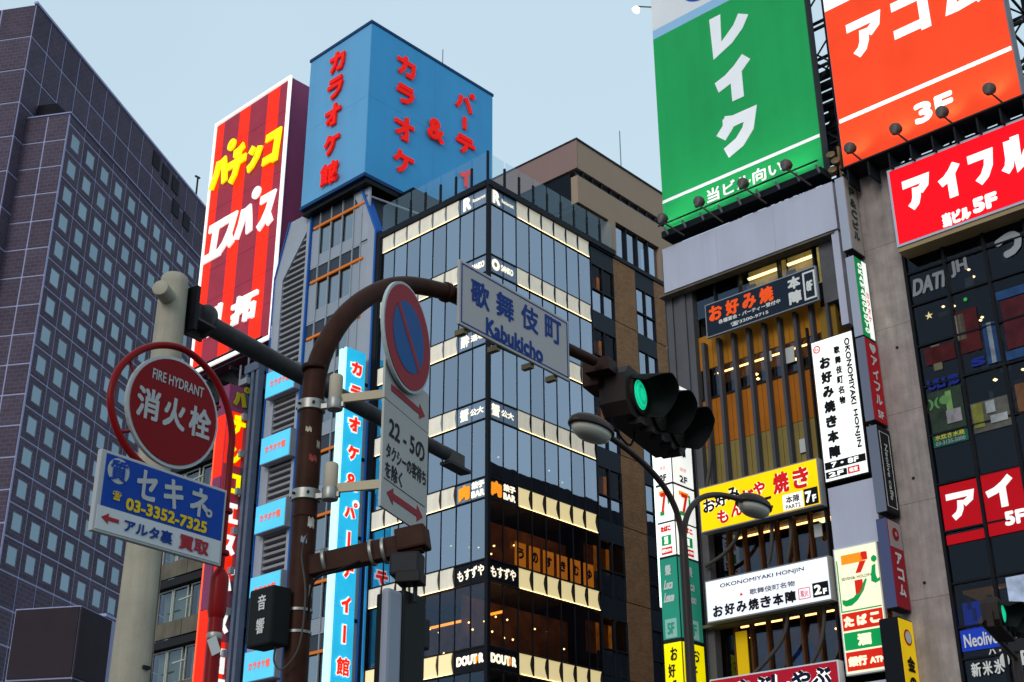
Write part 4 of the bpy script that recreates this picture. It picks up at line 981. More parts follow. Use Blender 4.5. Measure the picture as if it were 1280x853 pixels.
gbb.tube('rail', [(gx0, -.75, 28.2), (gx1, -.75, 28.2)], .035, mDark, n=6)
for i in range(9): gbb.tube('rail_post', [(gx0+.3+.85*i, -.5, 27.8), (gx0+.3+.85*i, -.78, 28.05)], .05, mGrey, n=6)
# spotlights on arms
mSpot = mat('spot_metal', '5C5552', rough=.4, metal=.3)
def spot(label, hx, hz, bx, bz, yh=-1.5, yb=-.5, group='spotlights on arms below the billboards', pw=60):
    t = T(Rp, 'spotlight', label, 'spotlight', (bx, yb, bz), group=group)
    t.tube('arm', [(bx, yb, bz), (hx+.04, yh, hz-.12)], .035, mSpot, n=8)
    t.lathe('lamp_head', [(.03, -.3), (.06, -.28), (.1, -.1), (.21, .03), (.23, .1), (.23, .13), (.2, .15)], (hx, yh, hz), (0, .55, .8), mSpot, n=16)
    L = bpy.data.lights.new('bulb', 'SPOT'); L.energy = pw; L.spot_size = rad(125); L.spot_blend = .8; L.color = (1, .9, .75); L.shadow_soft_size = .1
    lo = bpy.data.objects.new('bulb', L); COL.objects.link(lo); lo.location = Rp.w(hx, yh+.13, hz+.2); lo.rotation_euler = (-(Rp.n*.62+Vector((0, 0, .78)))).to_track_quat('Z', 'Y').to_euler()
    t.lathe('lens', [(.19, .151), (.1, .17)], (hx, yh, hz), (0, .55, .8), mat('spot_lens', 'C8CCD0', rough=.2), n=16)
ords = ['leftmost', 'second', 'third', 'rightmost']
for k, (a, b) in enumerate((((1.13, 27.91), (1.45, 27.5)), ((2.86, 27.97), (3.25, 27.4)), ((4.84, 27.96), (5.2, 27.45)), ((6.7, 27.97), (7.1, 27.45)))):
    spot('dark spotlight on a thin arm, %s of four before the green billboard' % ords[k], a[0], a[1], b[0], b[1])
for k, px in enumerate(((1062, 187), (1119, 163), (1177, 142), (1236, 113))):
    hx, hz = Rp.uz(*px, -1.2)
    spot('dark spotlight on a thin arm, %s of four before the orange billboard' % ords[k], hx, hz, hx+.35, hz-.55, yh=-1.2, yb=-.4, pw=45)
t = T(Rp, 'lamp', 'small lit white lamp on an arm at the left edge of the green billboard', 'lamp', (.45, -.2, 39.0))
t.tube('arm', [(.45, -.2, 39.3), (.2, -1.0, 39.0)], .03, mSpot, n=6)
t.lathe('lamp_head', [(.03, 0), (.12, .05), (.18, .2), (.05, .28)], (.2, -1.0, 38.95), (-.3, -.3, -.6), lampm('lit_lamp_head', 'FFF4E0', 3), n=14)

# truss frames behind the billboards
mTr = mat('truss_steel', '1E2026', rough=.5)
def truss(name, label, x0, x1, y0, y1, z0, z1, nx, nz):
    t = T(Rp, name, label, 'steel frame', ((x0+x1)/2, y0, z0))
    xs = [x0+(x1-x0)*i/nx for i in range(nx+1)]; zs = [z0+(z1-z0)*i/nz for i in range(nz+1)]
    for y in (y0, y1):
        for x in xs: t.box('upright', x-.07, x+.07, y-.07, y+.07, z0, z1, mTr)
        for z in zs: t.box('beam', x0, x1, y-.05, y+.05, z-.05, z+.05, mTr)
        for i in range(nx):
            for j in range(nz):
                a, b = (xs[i], zs[j]), (xs[i+1], zs[j+1])
                if (i+j) % 2: a, b = (xs[i+1], zs[j]), (xs[i], zs[j+1])
                t.tube('brace', [(a[0], y, a[1]), (b[0], y, b[1])], .04, mTr, n=5)
    for x in xs:
        for j in range(nz): t.tube('tie', [(x, y0, zs[j]), (x, y1, zs[j+1])], .035, mTr, n=5)
        for z in zs: t.box('tie', x-.04, x+.04, y0, y1, z-.04, z+.04, mTr)
truss('billboard_truss', 'dark steel truss seen between the green and orange billboards', 3.0, 9.6, .6, 2.4, 27.8, 42.0, 4, 8)
truss('billboard_truss', 'dark steel truss behind and right of the orange billboard', 9.9, 18.0, .4, 2.6, 27.4, 42.0, 5, 8)
wk = T(Rp, 'rooftop_gangway', 'dark slatted gangway and duct stack on the roof between green and orange billboards', 'gangway', (8, 1.2, 27.5))
wk.box('duct', 6.4, 8.3, 3.0, 4, 27.0, 33.0, mat('roof_duct', '3A3E48', rough=.6))
for k in range(14): wk.box('slat', 6.0, 8.6, 2.5, 2.75, 27.6+k*.5, 27.85+k*.5, mat('roof_slat', '2A2E38', rough=.5))
t = T(Rp, 'floodlight_cluster', 'dull brass cluster of small floodlights at the left foot of the orange billboard', 'floodlight', (8.2, -.3, 27.5))
mBr = mat('dull_brass', '6E5C40', rough=.4, metal=.4)
for k in range(3):
    t.lathe('lamp_head', [(.08, -.1), (.14, 0), (.17, .16), (.12, .18)], (8.05+.16*(k % 2), -.5, 27.6+.32*k), (.2, -.8, .3), mBr, n=12)
t.box('bracket', 8.28, 8.36, -.5, -.2, 27.3, 28.6, mBr)

# orange billboard
ob = T(Rp, 'orange_billboard', 'orange red lit billboard with white katakana, a white line and 3F', 'billboard', (11.7, -.4, 27.6))
mOrg = mat('lit_orange_face', 'EC4420', emit=.5, rough=.4, noise=.05, ns=.5, streak=.05)
ob.box('cabinet', 8.42, 15.05, -.4, .1, 27.6, 40, mGrey)
for a, b in ((8.45, 10.65), (10.65, 12.85), (12.85, 15.02)):
    for z0, z1 in ((27.65, 31.1), (31.1, 34.6)): ob.box('face_panel', a+.0006, b-.0006, -.44, -.4, z0+.0006, z1-.0006, mOrg)
    ob.box('top_band_panel', a, b-.001, -.44, -.4, 34.6, 40, LW(.5))
ob.box('white_line', 8.5, 15.0, -.46, -.44, 29.52, 29.68, LW(.8))
mWo2 = LW(.7)
for ch, x, w_ in (('ア', 9.95, 1.5), ('コ', 11.75, 1.6), ('ム', 13.75, 1.75)): stroke_letter(ob, ch, x, 32.75, w_, 1.9, -.465, mWo2, .38, .012)
ob.text('3F', 12.05, 28.55, 1.45, .85, -.47, LW(.8), bold=.06)
ob.box('bottom_rail', 8.4, 15.3, -.55, -.3, 27.38, 27.56, mGrey)
ob.box('catwalk', 8.6, 15.6, -1.1, -.1, 27.2, 27.26, mTr)
for i in range(9): ob.box('catwalk_post', 8.8+.8*i, 8.86+.8*i, -1.0, -.2, 26.6, 27.19, mTr)

# Aiful style red sign
ax0, az1 = Rp.uz(1108, 214, -.75); az0 = Rp.uz(1124, 309, -.75)[1]; dxa = ax0-9.85; dza = (az0+az1)/2-25.6
s = Sign('red_fifth_floor_sign', 'big red lit sign with bold white katakana and 5F', Rp, ax0, 15.8, az0, az1, -.75, .5, mat('lit_red_face', 'EC0618', emit=.75, noise=.06, ns=.8), case=mat('pale_case', 'B8C0D0', rough=.4), cat='sign', rim=.09)
t = s.t
for ch, x, w_ in (('ア', 10.85, 1.05), ('イ', 12.0, 1.0), ('フ', 13.15, .95), ('ル', 14.3, 1.15)):
    stroke_letter(t, ch, x+dxa, 25.85+dza, w_, 1.4, -.775, LW(.9), .3, .015)
t.text('当ビル', 12.05+dxa, 24.42+dza, 1.0, .52, -.79, LW(.9), bold=.035); t.text('5F', 13.05+dxa, 24.55+dza, .85, .56, -.79, LW(.9), bold=.05)
t.box('soffit', ax0, 15.8, -.7, 0, az0-.16, az0-.01, mat('tan_soffit', 'A08A68', rough=.7))

# building B
rb = T(Rp, 'black_glass_building', 'black glass fronted building with a mottled concrete pillar on its left', 'building', (12, 0, 0))
mPil = mat('mottled_pillar', '9C908C', rough=.9, noise=.22, ns=1.6, bump=.5, streak=.18)
for k in range(9):
    z = 27.4-3.1*k; rb.box('pillar_panel', 8.0 if k > -1 else 8.7, 9.96, -.04, .4, z-3.09, z, mPil)
for x, z in ((9.35, 20.4), (9.3, 15.8), (9.2, 12.4)): rb.lathe('anchor_plate', [(.05, -.02), (.05, .02)], (x, -.05, z), (0, 1, 0), mDark, n=10)
rb.box('body', 8.0, 20, 2.6, 18, 0, 27.0, mRDark)
rb.box('pillar_trim', 9.96, 10.06, -.08, .3, 0, 24.0, mBlackM)
mBG = glass('black_shop_glass', 'C0C2C8', refl=.03, rcol='9098A8')
BX = [10.06, 11.4, 12.8, 14.2, 15.6, 17.0]; BZ = [24.0, 22.9, 21.7, 20.2, 18.75, 17.05, 15.4, 13.85, 12.2, 10.85, 9.9, 8.2, 5]
for i in range(5):
    for j in range(12):
        rb.box('pane', BX[i]+.04, BX[i+1]-.04, .02, .05, BZ[j+1]+.03, BZ[j]-.03, mBG)
    rb.box('mullion', BX[i+1]-.05, BX[i+1]+.05, -.08, .1, 0, 24.0, mBlackM)
for z in BZ: rb.box('transom', 10.06, 17, -.05, .06, z-.03, z+.03, mBlackM)
rb.box('shop_back', 10.1, 17, 1.5, 1.6, 12.3, 23.9, mat('black_room', '0E0E12', rough=.9)); rb.box('spandrel', 10.1, 17, .1, .2, 15.4, 17.0, mat('black_panel', '0A0B0E', rough=.3)); rb.box('spandrel', 10.1, 17, .1, .2, 12.2, 13.4, mat('black_panel', '0A0B0E'))
mSil = mat('silver_print', '9A9CA0', rough=.4)
rb.text('DATI', 10.75, 22.35, 1.15, .62, -.01, mat('dim_silver_print', '85878C', rough=.5), bold=.03, shear=.15); rb.text('JH', 11.85, 22.55, .6, .6, -.01, mat('dim_silver_print', '85878C'), bold=.03); rb.text('つ', 13.6, 22.75, .9, .9, -.02, mSil, bold=.08)
rb.text('★', 10.6, 21.2, .28, .28, -.02, mat('pale_gold_print', 'D8C890', emit=.3)); rb.text('●', 11.9, 21.35, .13, .13, -.02, mat('green_dot', '30A040', emit=.4))
def poster(name, x0, x1, z0, z1, hexc, e=.03, y=.0): return rb.box(name, x0, x1, y-.02, y, z0, z1, mat('poster_'+hexc, hexc, rough=.5, emit=e, noise=.35, ns=3))
for a in ((10.25, 11.3, 19.45, 20.05, '4A1418'), (11.5, 12.2, 19.5, 21.0, '4A1418'), (13.0, 14.1, 19.2, 20.9, '4A1820'), (10.5, 10.8, 19.2, 20.1, '6A6450'), (11.45, 11.75, 20.0, 20.9, '7A7468'),
          (12.3, 12.75, 18.9, 20.3, '22406A'), (12.45, 12.6, 18.9, 20.3, '7C8490')): poster('poster', *a, y=0 if a[4] != '7C8490' else -.03)
poster('poster', 12.9, 14.1, 18.85, 19.15, '24446E'); poster('poster', 12.9, 14.1, 20.95, 21.25, '24446E')
rb.text('ULHB', 10.75, 18.75, 1.1, .36, -.03, mat('blue_print', '1A2A78', emit=.05), bold=.03); rb.text('S', 12.0, 19.1, .5, .3, -.03, mat('blue_print', '1A2A78'), bold=.03)
poster('poster', 10.15, 11.3, 17.1, 18.5, '2E3A30'); rb.text(')(●', 10.55, 18.1, .8, .4, -.03, mat('green_print', '5A8A50'), bold=.02)
poster('poster', 10.7, 11.2, 17.3, 17.75, '8A8488', y=-.03); poster('poster', 10.75, 10.95, 17.75, 18.4, '6E9458', y=-.03)
g_ = poster('poster', 10.12, 11.3, 16.62, 17.05, '1E5A48'); rb.text('水炊き水商', 10.7, 16.93, 1.0, .18, -.03, mat('yellow_print', 'C8B840'), bold=.005); rb.text('03-3135-5000', 10.7, 16.73, 1.0, .13, -.03, mSil, bold=.003)
poster('poster', 11.5, 12.75, 16.75, 17.75, '5C5A54'); poster('poster', 11.55, 11.9, 16.9, 17.7, '7A7A38', y=-.03); poster('poster', 12.0, 12.3, 17.3, 17.7, '9AA0A0', y=-.03); poster('poster', 12.1, 12.65, 16.95, 17.2, 'A0A4A4', y=-.035); poster('poster', 13.0, 14.0, 17.0, 18.0, '6E4A30')
for i in range(70):
    x = random.uniform(10.3, 15); z = random.choice([random.uniform(17.2, 23.5), random.uniform(10.9, 12.0)]); w_ = random.uniform(.12, .4); h_ = random.uniform(.12, .5)
    rb.box('poster', x-w_/2, x+w_/2, .3, .32+.004*(i % 9), z-h_/2, z+h_/2, mat('small_poster_%d' % (i % 8), ['5A2A2A', '3A4A5A', '6A6A60', '2E4A3A', '7A6A40', '44304A', '808080', '5A4434'][i % 8], rough=.6, noise=.4, ns=5, emit=.04, ecol='6A6258'))
for i in range(9): rb.lathe('pendant', [(0, -.05), (.06, 0), (0, .05)], (random.uniform(10.4, 14), random.uniform(.6, 1.3), random.uniform(17.5, 23)), (0, 0, 1), lampW, n=8)
rb.lathe('pendant', [(0, -.06), (.08, 0), (0, .06)], (12.2, .6, 18.6), (0, 0, 1), lampW, n=8)
mRedW = mat('red_window_film', 'B80414', emit=.25, rough=.4)
for x0, x1, z0, z1 in ((10.1, 11.33, 13.88, 15.33), (10.1, 11.33, 13.42, 13.72), (11.47, 12.75, 13.42, 15.38), (12.88, 14.1, 13.42, 15.4)): rb.box('red_film', x0, x1, -.03, .0, z0, z1, mRedW)
mFl = LW(.5)
stroke_letter(rb, 'ア', 10.75, 14.6, 1.0, 1.0, -.035, mFl, .2, .012); stroke_letter(rb, 'イ', 12.0, 14.75, 1.1, 1.05, -.035, mFl, .22, .012); stroke_letter(rb, 'フ', 13.4, 14.8, 1.0, 1.0, -.035, mFl, .22, .012); rb.text('5F', 12.35, 13.85, .65, .45, -.05, mFl, bold=.035)
# salon floor
rb.box('salon_ceiling', 10.1, 17, .6, 2.5, 12.0, 12.1, mat('amber_ceiling', 'A87838', emit=.35, rough=.8)); rb.box('salon_wall', 10.1, 17, 2.3, 2.4, 10.2, 12.0, mat('salon_wall', '8A6238', rough=.9, emit=.08))
rb.box('blue_screen', 10.15, 11.1, .3, .34, 10.75, 11.65, mat('blue_screen', '2848D8', emit=.5)); rb.box('blue_screen', 10.7, 11.2, .26, .3, 10.85, 11.15, mat('lilac_screen', 'A898E0', emit=.4))
rb.box('blue_sign_film', 10.1, 11.35, -.03, 0, 10.12, 10.75, mat('blue_film', '1C3CB0', emit=.2)); rb.text('Neolive', 10.72, 10.42, 1.05, .4, -.05, mOff, bold=.01); rb.text('cen', 11.8, 10.42, .6, .25, -.05, mOff, bold=.01)
poster('poster', 11.75, 12.5, 11.3, 12.1, 'A8B4CC', e=.2)
for ch, x, z in (('新', 10.45, 9.55), ('米', 10.8, 9.55), ('氷', 11.15, 9.55), ('・', 11.35, 9.7), ('R', 12.0, 9.7)): rb.text(ch, x, z, .3, .42, -.05, mOff, bold=.012)
rb.text('ハ・', 11.1, 10.0, .4, .16, -.05, mOff, bold=.01)
rb.lathe('pendant', [(0, -.06), (.09, 0), (0, .06)], (11.2, .6, 11.9), (0, 0, 1), lampW, n=8)

# ================================================================== foreground: brown signal pole
Kp = P(38, 381, 644, 10.5)
sp = T(Kp, 'signal_pole', 'brown steel pole bending over into a long arm that carries the street sign', 'pole', (0, 0, 0))
mBrn = mat('brown_paint', '3A231B', rough=.5, noise=.3, ns=5, bump=.05, spec=.06)
mBrnD = mat('dark_brown_paint', '2E1A14', rough=.5, noise=.1, ns=3)
pp = [(0, 0, 0), (0, 0, 3), (0, 0, 5.2)]
ap = [(0, 0, 5.8), (.02, 0, 6.08), (.1, 0, 6.36), (.27, 0, 6.68), (.48, 0, 6.94), (.74, 0, 7.17), (1.0, 0, 7.33), (1.3, 0, 7.44), (1.69, 0, 7.53)]
path = [Vector(p) for p in pp]+smooth_path(ap, 5)+[Vector((3.0, 0, 7.6)), Vector((4.15, 0, 7.66))]
rr = [.105]*3+[.1]*(len(path)-5)+[.075, .07]
n_arc = len(path)-5
rr = [.105, .1, .098]+[.096-.016*(i/n_arc) for i in range(n_arc)]+[.066, .06]
sp.tube('pole_tube', path, rr, mBrn, n=28)
sp.lathe('joint_ring', [(.1, -.02), (.104, -.015), (.104, .015), (.1, .02)], (0, 0, 5.83+.32), (0, 0, 1), mBrnD)
sp.lathe('arm_flange', [(.09, -.03), (.1, -.02), (.1, .02), (.09, .03)], (1.66, 0, 7.52), (1, 0, .12), mBrnD)
sp.lathe('base_collar', [(.2, 0), (.2, .04), (.13, .06), (.12, .3)], (0, 0, 0), (0, 0, 1), mBrnD)
def clamp(t, x, y, z, r=.108, name='clamp'):
    t.lathe(name, [(r, -.045), (r+.008, -.04), (r+.008, .04), (r, .045)], (x, y, z), (0, 0, 1), mSteel)
    for a in range(6):
        t.lathe('bolt', [(.012, 0), (.012, .02)], (x+(r+.005)*math.cos(a*1.05), y+(r+.005)*math.sin(a*1.05), z), (math.cos(a*1.05), math.sin(a*1.05), 0), mDark, n=8)

def sticker(t, z, a, w_, h_, mt, r=.101):
    vs = []; fs = []; n = 6
    for j in (0, 1):
        for i in range(n+1):
            b = rad(a)+(i/n-.5)*w_/r; vs.append((r*math.cos(b), r*math.sin(b), h_*j+.01*math.sin(i*2)))
    for i in range(n): fs.append((i, i+1, n+2+i, n+1+i))
    t.add('sticker', mesh('sticker', vs, fs, mt, True), (0, 0, z))
for z_, a_, w_, h_, c_ in ((4.75, -100, .06, .08, 'B8B4A8'), (4.62, -130, .05, .05, '7C8A96'), (5.3, -110, .07, .05, '8A4038'), (5.42, -85, .04, .06, 'A8A090'), (4.2, -75, .06, .09, '9C988C'), (5.55, -140, .05, .04, 'B0A890')):
    sticker(sp, z_, a_, w_, h_, mat('sticker_'+c_, c_, rough=.6, noise=.4, ns=20))
sp.lathe('weld_seam', [(.099, -.008), (.103, 0), (.099, .008)], (0, 0, 4.85), (0, 0, 1), mBrnD)

# street name sign
ks = T(Kp, 'street_name_sign', 'grey white street sign reading Kabukicho in blue, hung on the brown arm', 'sign', (2.77, -.1, 7.2))
mBd = mat('sign_board_grey', 'A8A6A6', rough=.5, noise=.03)
mBlu = mat('sign_blue_print', '12347E', rough=.5)
A0 = Kp.uz(573.5, 368, -.13)[0]; A1 = Kp.uz(711, 436, -.13)[0]; B1 = (Kp.uz(575, 328, -.13)[1]+Kp.uz(712, 400, -.13)[1])/2; B0 = (Kp.uz(572, 408, -.13)[1]+Kp.uz(710, 473, -.13)[1])/2
ks.box('board', A0, A1, -.135, -.105, B0, B1, mBd, bev=.008)
for a, b, c, d in ((A0+.03, A1-.03, B0+.03, B0+.042), (A0+.03, A1-.03, B1-.042, B1-.03), (A0+.03, A0+.042, B0+.042, B1-.042), (A1-.042, A1-.03, B0+.042, B1-.042)):
    ks.box('printed_border', a, b, -.1385, -.1352, c, d, mBlu)
for ch, px_, py_ in zip('歌舞伎町', (600.5, 631.4, 662.3, 691.5), (368.6, 383.5, 398.5, 413)):
    cx_, cz_ = Kp.uz(px_, py_, -.139); ks.text(ch, cx_, cz_, .29, .285, -.139, mBlu, bold=.009)
cx_, cz_ = Kp.uz(644, 425.5, -.139); ks.text('Kabukicho', cx_, cz_-.005, .93, .19, -.139, mBlu, bold=.01)
for x in (A0+.15, A0+.65, A0+1.2, A1-.2):
    ks.box('bracket', x-.03, x+.03, -.1, .02, B0-.04, B0+.015, mat('brass_bracket', '7A6A50', rough=.4, metal=.5)); ks.box('hanger', x-.02, x+.02, -.105, -.085, B0+.02, B1-.05, mSteel)

# traffic signal head builder
mHs = mat('signal_housing', '2C2422', rough=.5, noise=.06)
mHood = mat('signal_hood', '161A19', rough=.6)
mGreenL = lampm('green_signal_lens', '14D29A', .95)
n_ = mGreenL.node_tree.nodes; l_ = mGreenL.node_tree.links
tc_ = n_.new('ShaderNodeTexCoord'); vo = n_.new('ShaderNodeTexVoronoi'); vo.inputs['Scale'].default_value = 55; vo.inputs['Randomness'].default_value = .15; l_.new(tc_.outputs['Object'], vo.inputs['Vector'])
mr_ = n_.new('ShaderNodeMapRange'); mr_.inputs[1].default_value = .1; mr_.inputs[2].default_value = .55; mr_.inputs[3].default_value = 1.5; mr_.inputs[4].default_value = .4; l_.new(vo.outputs['Distance'], mr_.inputs[0]); l_.new(mr_.outputs[0], n_['Principled BSDF'].inputs['Emission Strength'])
mDkL = mat('dark_signal_lens', '3A3428', rough=.25)
def signal(pl, label, x0, z0, tilt, sc=1.0, sp_=.42, y=-.1, r=.165):
    t = T(pl, 'traffic_signal', label, 'traffic light', (x0, y, z0))
    w = 3*sp_*sc
    pos = lambda i: (x0+(i-.0)*sp_*sc, z0-tilt*i*sp_*sc)
    xa, xb = x0-.27*sc, x0+(2*sp_+.25)*sc; hz = .235*sc
    zt = lambda x: z0-tilt*(x-x0)
    # octagonal ended housing
    ch = .1*sc
    pts = [(xa+ch, zt(xa)-hz), (xb-ch, zt(xb)-hz), (xb, zt(xb)-hz+ch), (xb, zt(xb)+hz-ch), (xb-ch, zt(xb)+hz), (xa+ch, zt(xa)+hz), (xa, zt(xa)+hz-ch), (xa, zt(xa)-hz+ch)]
    hs = t.prism('housing', pts, y, y+.2*sc, mHs)
    pts2 = [(p[0]*.96+.04*(xa+xb)/2, p[1]*.94+.06*z0) for p in pts]
    t.prism('housing_back', pts2, y+.2*sc, y+.27*sc, mHs)
    for i in range(3):
        cx, cz = pos(i)
        ln = t.lathe('lens', [(r*.97*sc, -.0), (r*.95*sc, .015*sc), (r*.7*sc, .04*sc), (r*.35*sc, .055*sc), (.001, .06*sc)], (cx, y-.005, cz), (0, -1, 0), mGreenL if i == 0 else mDkL)
        t.lathe('lens_rim', [(r*1.02*sc, -.0), (r*1.1*sc, 0), (r*1.1*sc, .03*sc), (r*1.02*sc, .03*sc)], (cx, y, cz), (0, -1, 0), mHs)
        # hood: open at the bottom, longer on top
        n = 26; vs = []; fs = []; L0 = .34*sc
        for k in range(n+1):
            a = rad(-62+205*k/n); s_ = max(0, math.sin(a)); ln_ = L0*(.5+.5*min(1, max(0, (math.sin(a)+.9)/1.5)))*(1 if a < rad(100) else 1-.6*(a-rad(100))/rad(45))
            for rr_ in (r*1.13*sc, r*1.19*sc):
                for yy in (-.0, -ln_): vs.append((rr_*math.cos(a), yy-.0, rr_*math.sin(a)-(.05*sc if yy else 0)))
        for k in range(n):
            b = 4*k; c = b+4
            fs += [(b, b+1, c+1, c), (b+2, c+2, c+3, b+3), (b+1, b+3, c+3, c+1)]
        fs += [(0, 2, 3, 1), (4*n, 4*n+1, 4*n+3, 4*n+2)]
        t.add('hood', mesh('hood', vs, fs, mHood, True), (cx, y-.01, cz))
    return t
tilt = .0
Sgp = P(28, O=Kp.w(4.86, -.1, 0))
t = signal(Sgp, 'large horizontal traffic light with green lens lit, hanging at the end of the brown arm', 0, 7.45, .0, sc=1.25, sp_=.46, y=0)
t.box('mount_bracket', -.4, -.05, .3, .5, 7.5, 7.85, mBrnD, bev=.02); t.box('mount_bracket', -.55, -.3, .1, .4, 7.6, 7.75, mBrnD)
t.tube('cable', smooth_path([(-.25, .25, 7.2), (-.1, .2, 6.98), (.2, .2, 6.95), (.35, .2, 7.16)], 5), .013, mBlackM, n=6)
for x in (.0, .3, .6, .9, 1.15): t.box('lower_hinge', x-.05, x+.05, -.05, .1, 7.1, 7.17, mHs)

# clamps with white tubes and sign bracket arms
Bp = Kp.sub(0, 0, -75, True)
br = T(Bp, 'no_parking_sign', 'round red and blue no parking sign above two white arrow plates on steel brackets', 'sign', (.62, 0, 4.8))
for z, zz in ((5.80, 5.83), (5.03, 5.05)):
    clamp(br, 0, 0, z)
    br.lathe('tube_cap', [(.05, 0), (.056, .01), (.056, .2), (.05, .215), (.04, .22)], (.22, -.03, z+.03), (0, 0, 1), mat('cream_tube', 'B4AA98', rough=.5))
    br.lathe('clamp', [(.062, 0), (.066, .01), (.066, .09), (.062, .1)], (.22, -.03, z-.06), (0, 0, 1), mSteel)
    br.box('bracket_arm', .2, .66, -.035, -.005, z+.0, z+.075, mat('cream_bracket', 'B8AA90', rough=.5, noise=.1), bev=.004)
    br.box('clamp_bar', .1, .3, -.05, -.01, z-.04, z+.0, mSteel)
PSp = Bp.sub(.63, 0, 20)
ps = Sub(PSp, br)
mSB = mat('plate_white', 'B0AEAA', rough=.5, noise=.04); mMr = mat('sign_red', '962832', rough=.45); mSb = mat('sign_blue', '0A5590', rough=.45)
o1 = PSp.uz(481, 480, -.03)[0]; o2 = PSp.uz(535, 540, -.03)[0]
ps.box('plate', o1, o2, -.03, -.01, 5.80, 6.16, mSB); ps.box('plate', o1, o2, -.032, -.012, 4.88, 5.79, mSB)
def disc(q, name, cx, cz, r, y, mt, th=.012, parent=None, n=48):
    vs = [(r*math.cos(2*math.pi*i/n), d, r*math.sin(2*math.pi*i/n)) for d in (-th/2, th/2) for i in range(n)]
    fs = [tuple(range(n)), tuple(range(2*n-1, n-1, -1))]+[(i, i+n, (i+1) % n+n, (i+1) % n) for i in range(n)]
    me = mesh(name, vs, fs, mt); bm = bmesh.new(); bm.from_mesh(me); bmesh.ops.recalc_face_normals(bm, faces=bm.faces); bm.to_mesh(me); bm.free()
    return q.add(name, me, (cx, y, cz))
DC = PSp.uz(510, 422, -.075)
disc(ps, 'disc_rim', DC[0], DC[1], .485, -.06, mat('rim_white', 'A8B4B4', rough=.4), .03); disc(ps, 'disc_red', DC[0], DC[1], .46, -.078, mMr, .006); disc(ps, 'disc_blue', DC[0], DC[1], .315, -.083, mSb, .004)
ps.box('slash', DC[0]-.32, DC[0]+.32, -.088, -.086, DC[1]-.03, DC[1]+.03, mMr, rot=(0, rad(45), 0))
def arrow(q, x0, x1, z, mt, y, both=False, hw=.05, hl=.12, th=.028, tilt=0, left=False):
    pts = [(x0+(hl if both or left else 0), z-th), (x1-(0 if left else hl), z-th)]
    if not left: pts += [(x1-hl, z-hw*1.4), (x1, z), (x1-hl, z+hw*1.4)]
    pts += [(x1-(0 if left else hl), z+th), (x0+(hl if both or left else 0), z+th)]
    if both or left: pts += [(x0+hl, z+hw*1.4), (x0, z), (x0+hl, z-hw*1.4)]
    T.prism(q, 'printed_arrow', pts, y-.001, y+.002, mt)
arrow(ps, o1+.12, o2-.08, 5.93, mMr, -.034)
arrow(ps, o1+.1, o2-.08, 5.02, mMr, -.036, both=True)
ps.text('22 - 5の', o1+.46, 5.58, .72, .17, -.036, mInk, bold=.006); ps.text('タクシーの客待ち', o1+.46, 5.37, .8, .14, -.036, mInk, bold=.004); ps.text('を除く', o1+.22, 5.21, .33, .14, -.036, mInk, bold=.004)
ps.box('printed_line', o1+.04, o2-.04, -.035, -.033, 5.12, 5.126, mInk)
# audible signal speaker box
Sp = Kp.sub(0, 0, -47, True)
sb = T(Sp, 'audible_signal_box', 'black speaker box with two white characters strapped to the brown pole', 'speaker box', (-.08, -.1, 3.8))
sb.box('case', -.24, .06, -.3, -.12, 3.80, 4.25, mat('black_box', '1A1B1C', rough=.5), bev=.02)
sb.box('side_fin', -.27, -.243, -.28, -.16, 3.84, 4.2, mBlackM)
for k in range(9): sb.box('fin', -.285, -.27, -.27, -.17, 3.86+k*.036, 3.875+k*.036, mBlackM)
sb.text('音', -.07, 4.13, .1, .12, -.304, mOff, bold=.003); sb.text('響', -.07, 3.95, .1, .12, -.304, mOff, bold=.002)
for z in (3.93, 4.1): sb.lathe('strap', [(.104, -.012), (.108, -.01), (.108, .01), (.104, .012)], (0, 0, z), (0, 0, 1), mSteel)
sb.box('mount', -.12, .0, -.13, -.09, 3.85, 4.2, mDark)
sb.tube('cable', smooth_path([(.0, -.2, 3.8), (.0, -.2, 3.68), (.06, -.16, 3.63), (.16, -.1, 3.8), (.17, -.08, 4.2), (.12, -.1, 4.5), (.2, -.12, 4.65)], 5), .008, mat('grey_cable', '4A4846', rough=.5), n=6)
# bracket arm with pedestrian signal
Ap = Kp.sub(0, 0, -78, True)
pa = T(Ap, 'pedestrian_signal', 'dark pedestrian signal with pale side hanging from a brown bracket arm', 'pedestrian signal', (.9, 0, 3.6))
pa.box('bracket_arm', .06, .98, -.06, .06, 4.44, 4.6, mBrn, bev=.01, rot=(0, rad(-9), 0))
for x in (.2, .58, .68): pa.lathe('strap', [(.105, -.012), (.108, 0), (.105, .012)], (x, 0, 4.47+x*.1), (1, 0, .16), mSteel, n=16)
pa.box('junction_box', .78, 1.02, -.1, .1, 4.52, 4.7, mBrn, bev=.02, rot=(0, rad(-9), 0))
pa.box('clamp_block', .74, .98, -.09, .09, 4.32, 4.5, mDark, bev=.02); pa.box('clamp_block', .8, 1.0, -.12, .06, 4.25, 4.34, mBlackM, bev=.01)
for x in (.84, .93): pa.tube('hanger', [(x, 0, 4.3), (x, 0, 4.12)], .018, mDark, n=8)
Pp = Ap.sub(.84, 0, 30)
pd = Sub(Pp, pa)
pd.box('back_plate', -.27, -.08, -.05, .02, 3.2, 4.18, mat('pale_grey_side', '8E93A0', rough=.5), bev=.03)
pd.box('housing', -.08, .22, -.06, .2, 3.15, 4.2, mat('black_box', '1A1B1C'), bev=.02)
for z in (3.95, 3.45): pd.box('hood', .22, .32, -.04, .16, z-.14, z+.1, mBlackM, bev=.02)
pa.tube('cable', smooth_path([(.5, -.07, 4.45), (.35, -.1, 4.38), (.15, -.11, 4.3), (.12, -.1, 4.0)], 5), .01, mBlackM, n=6)

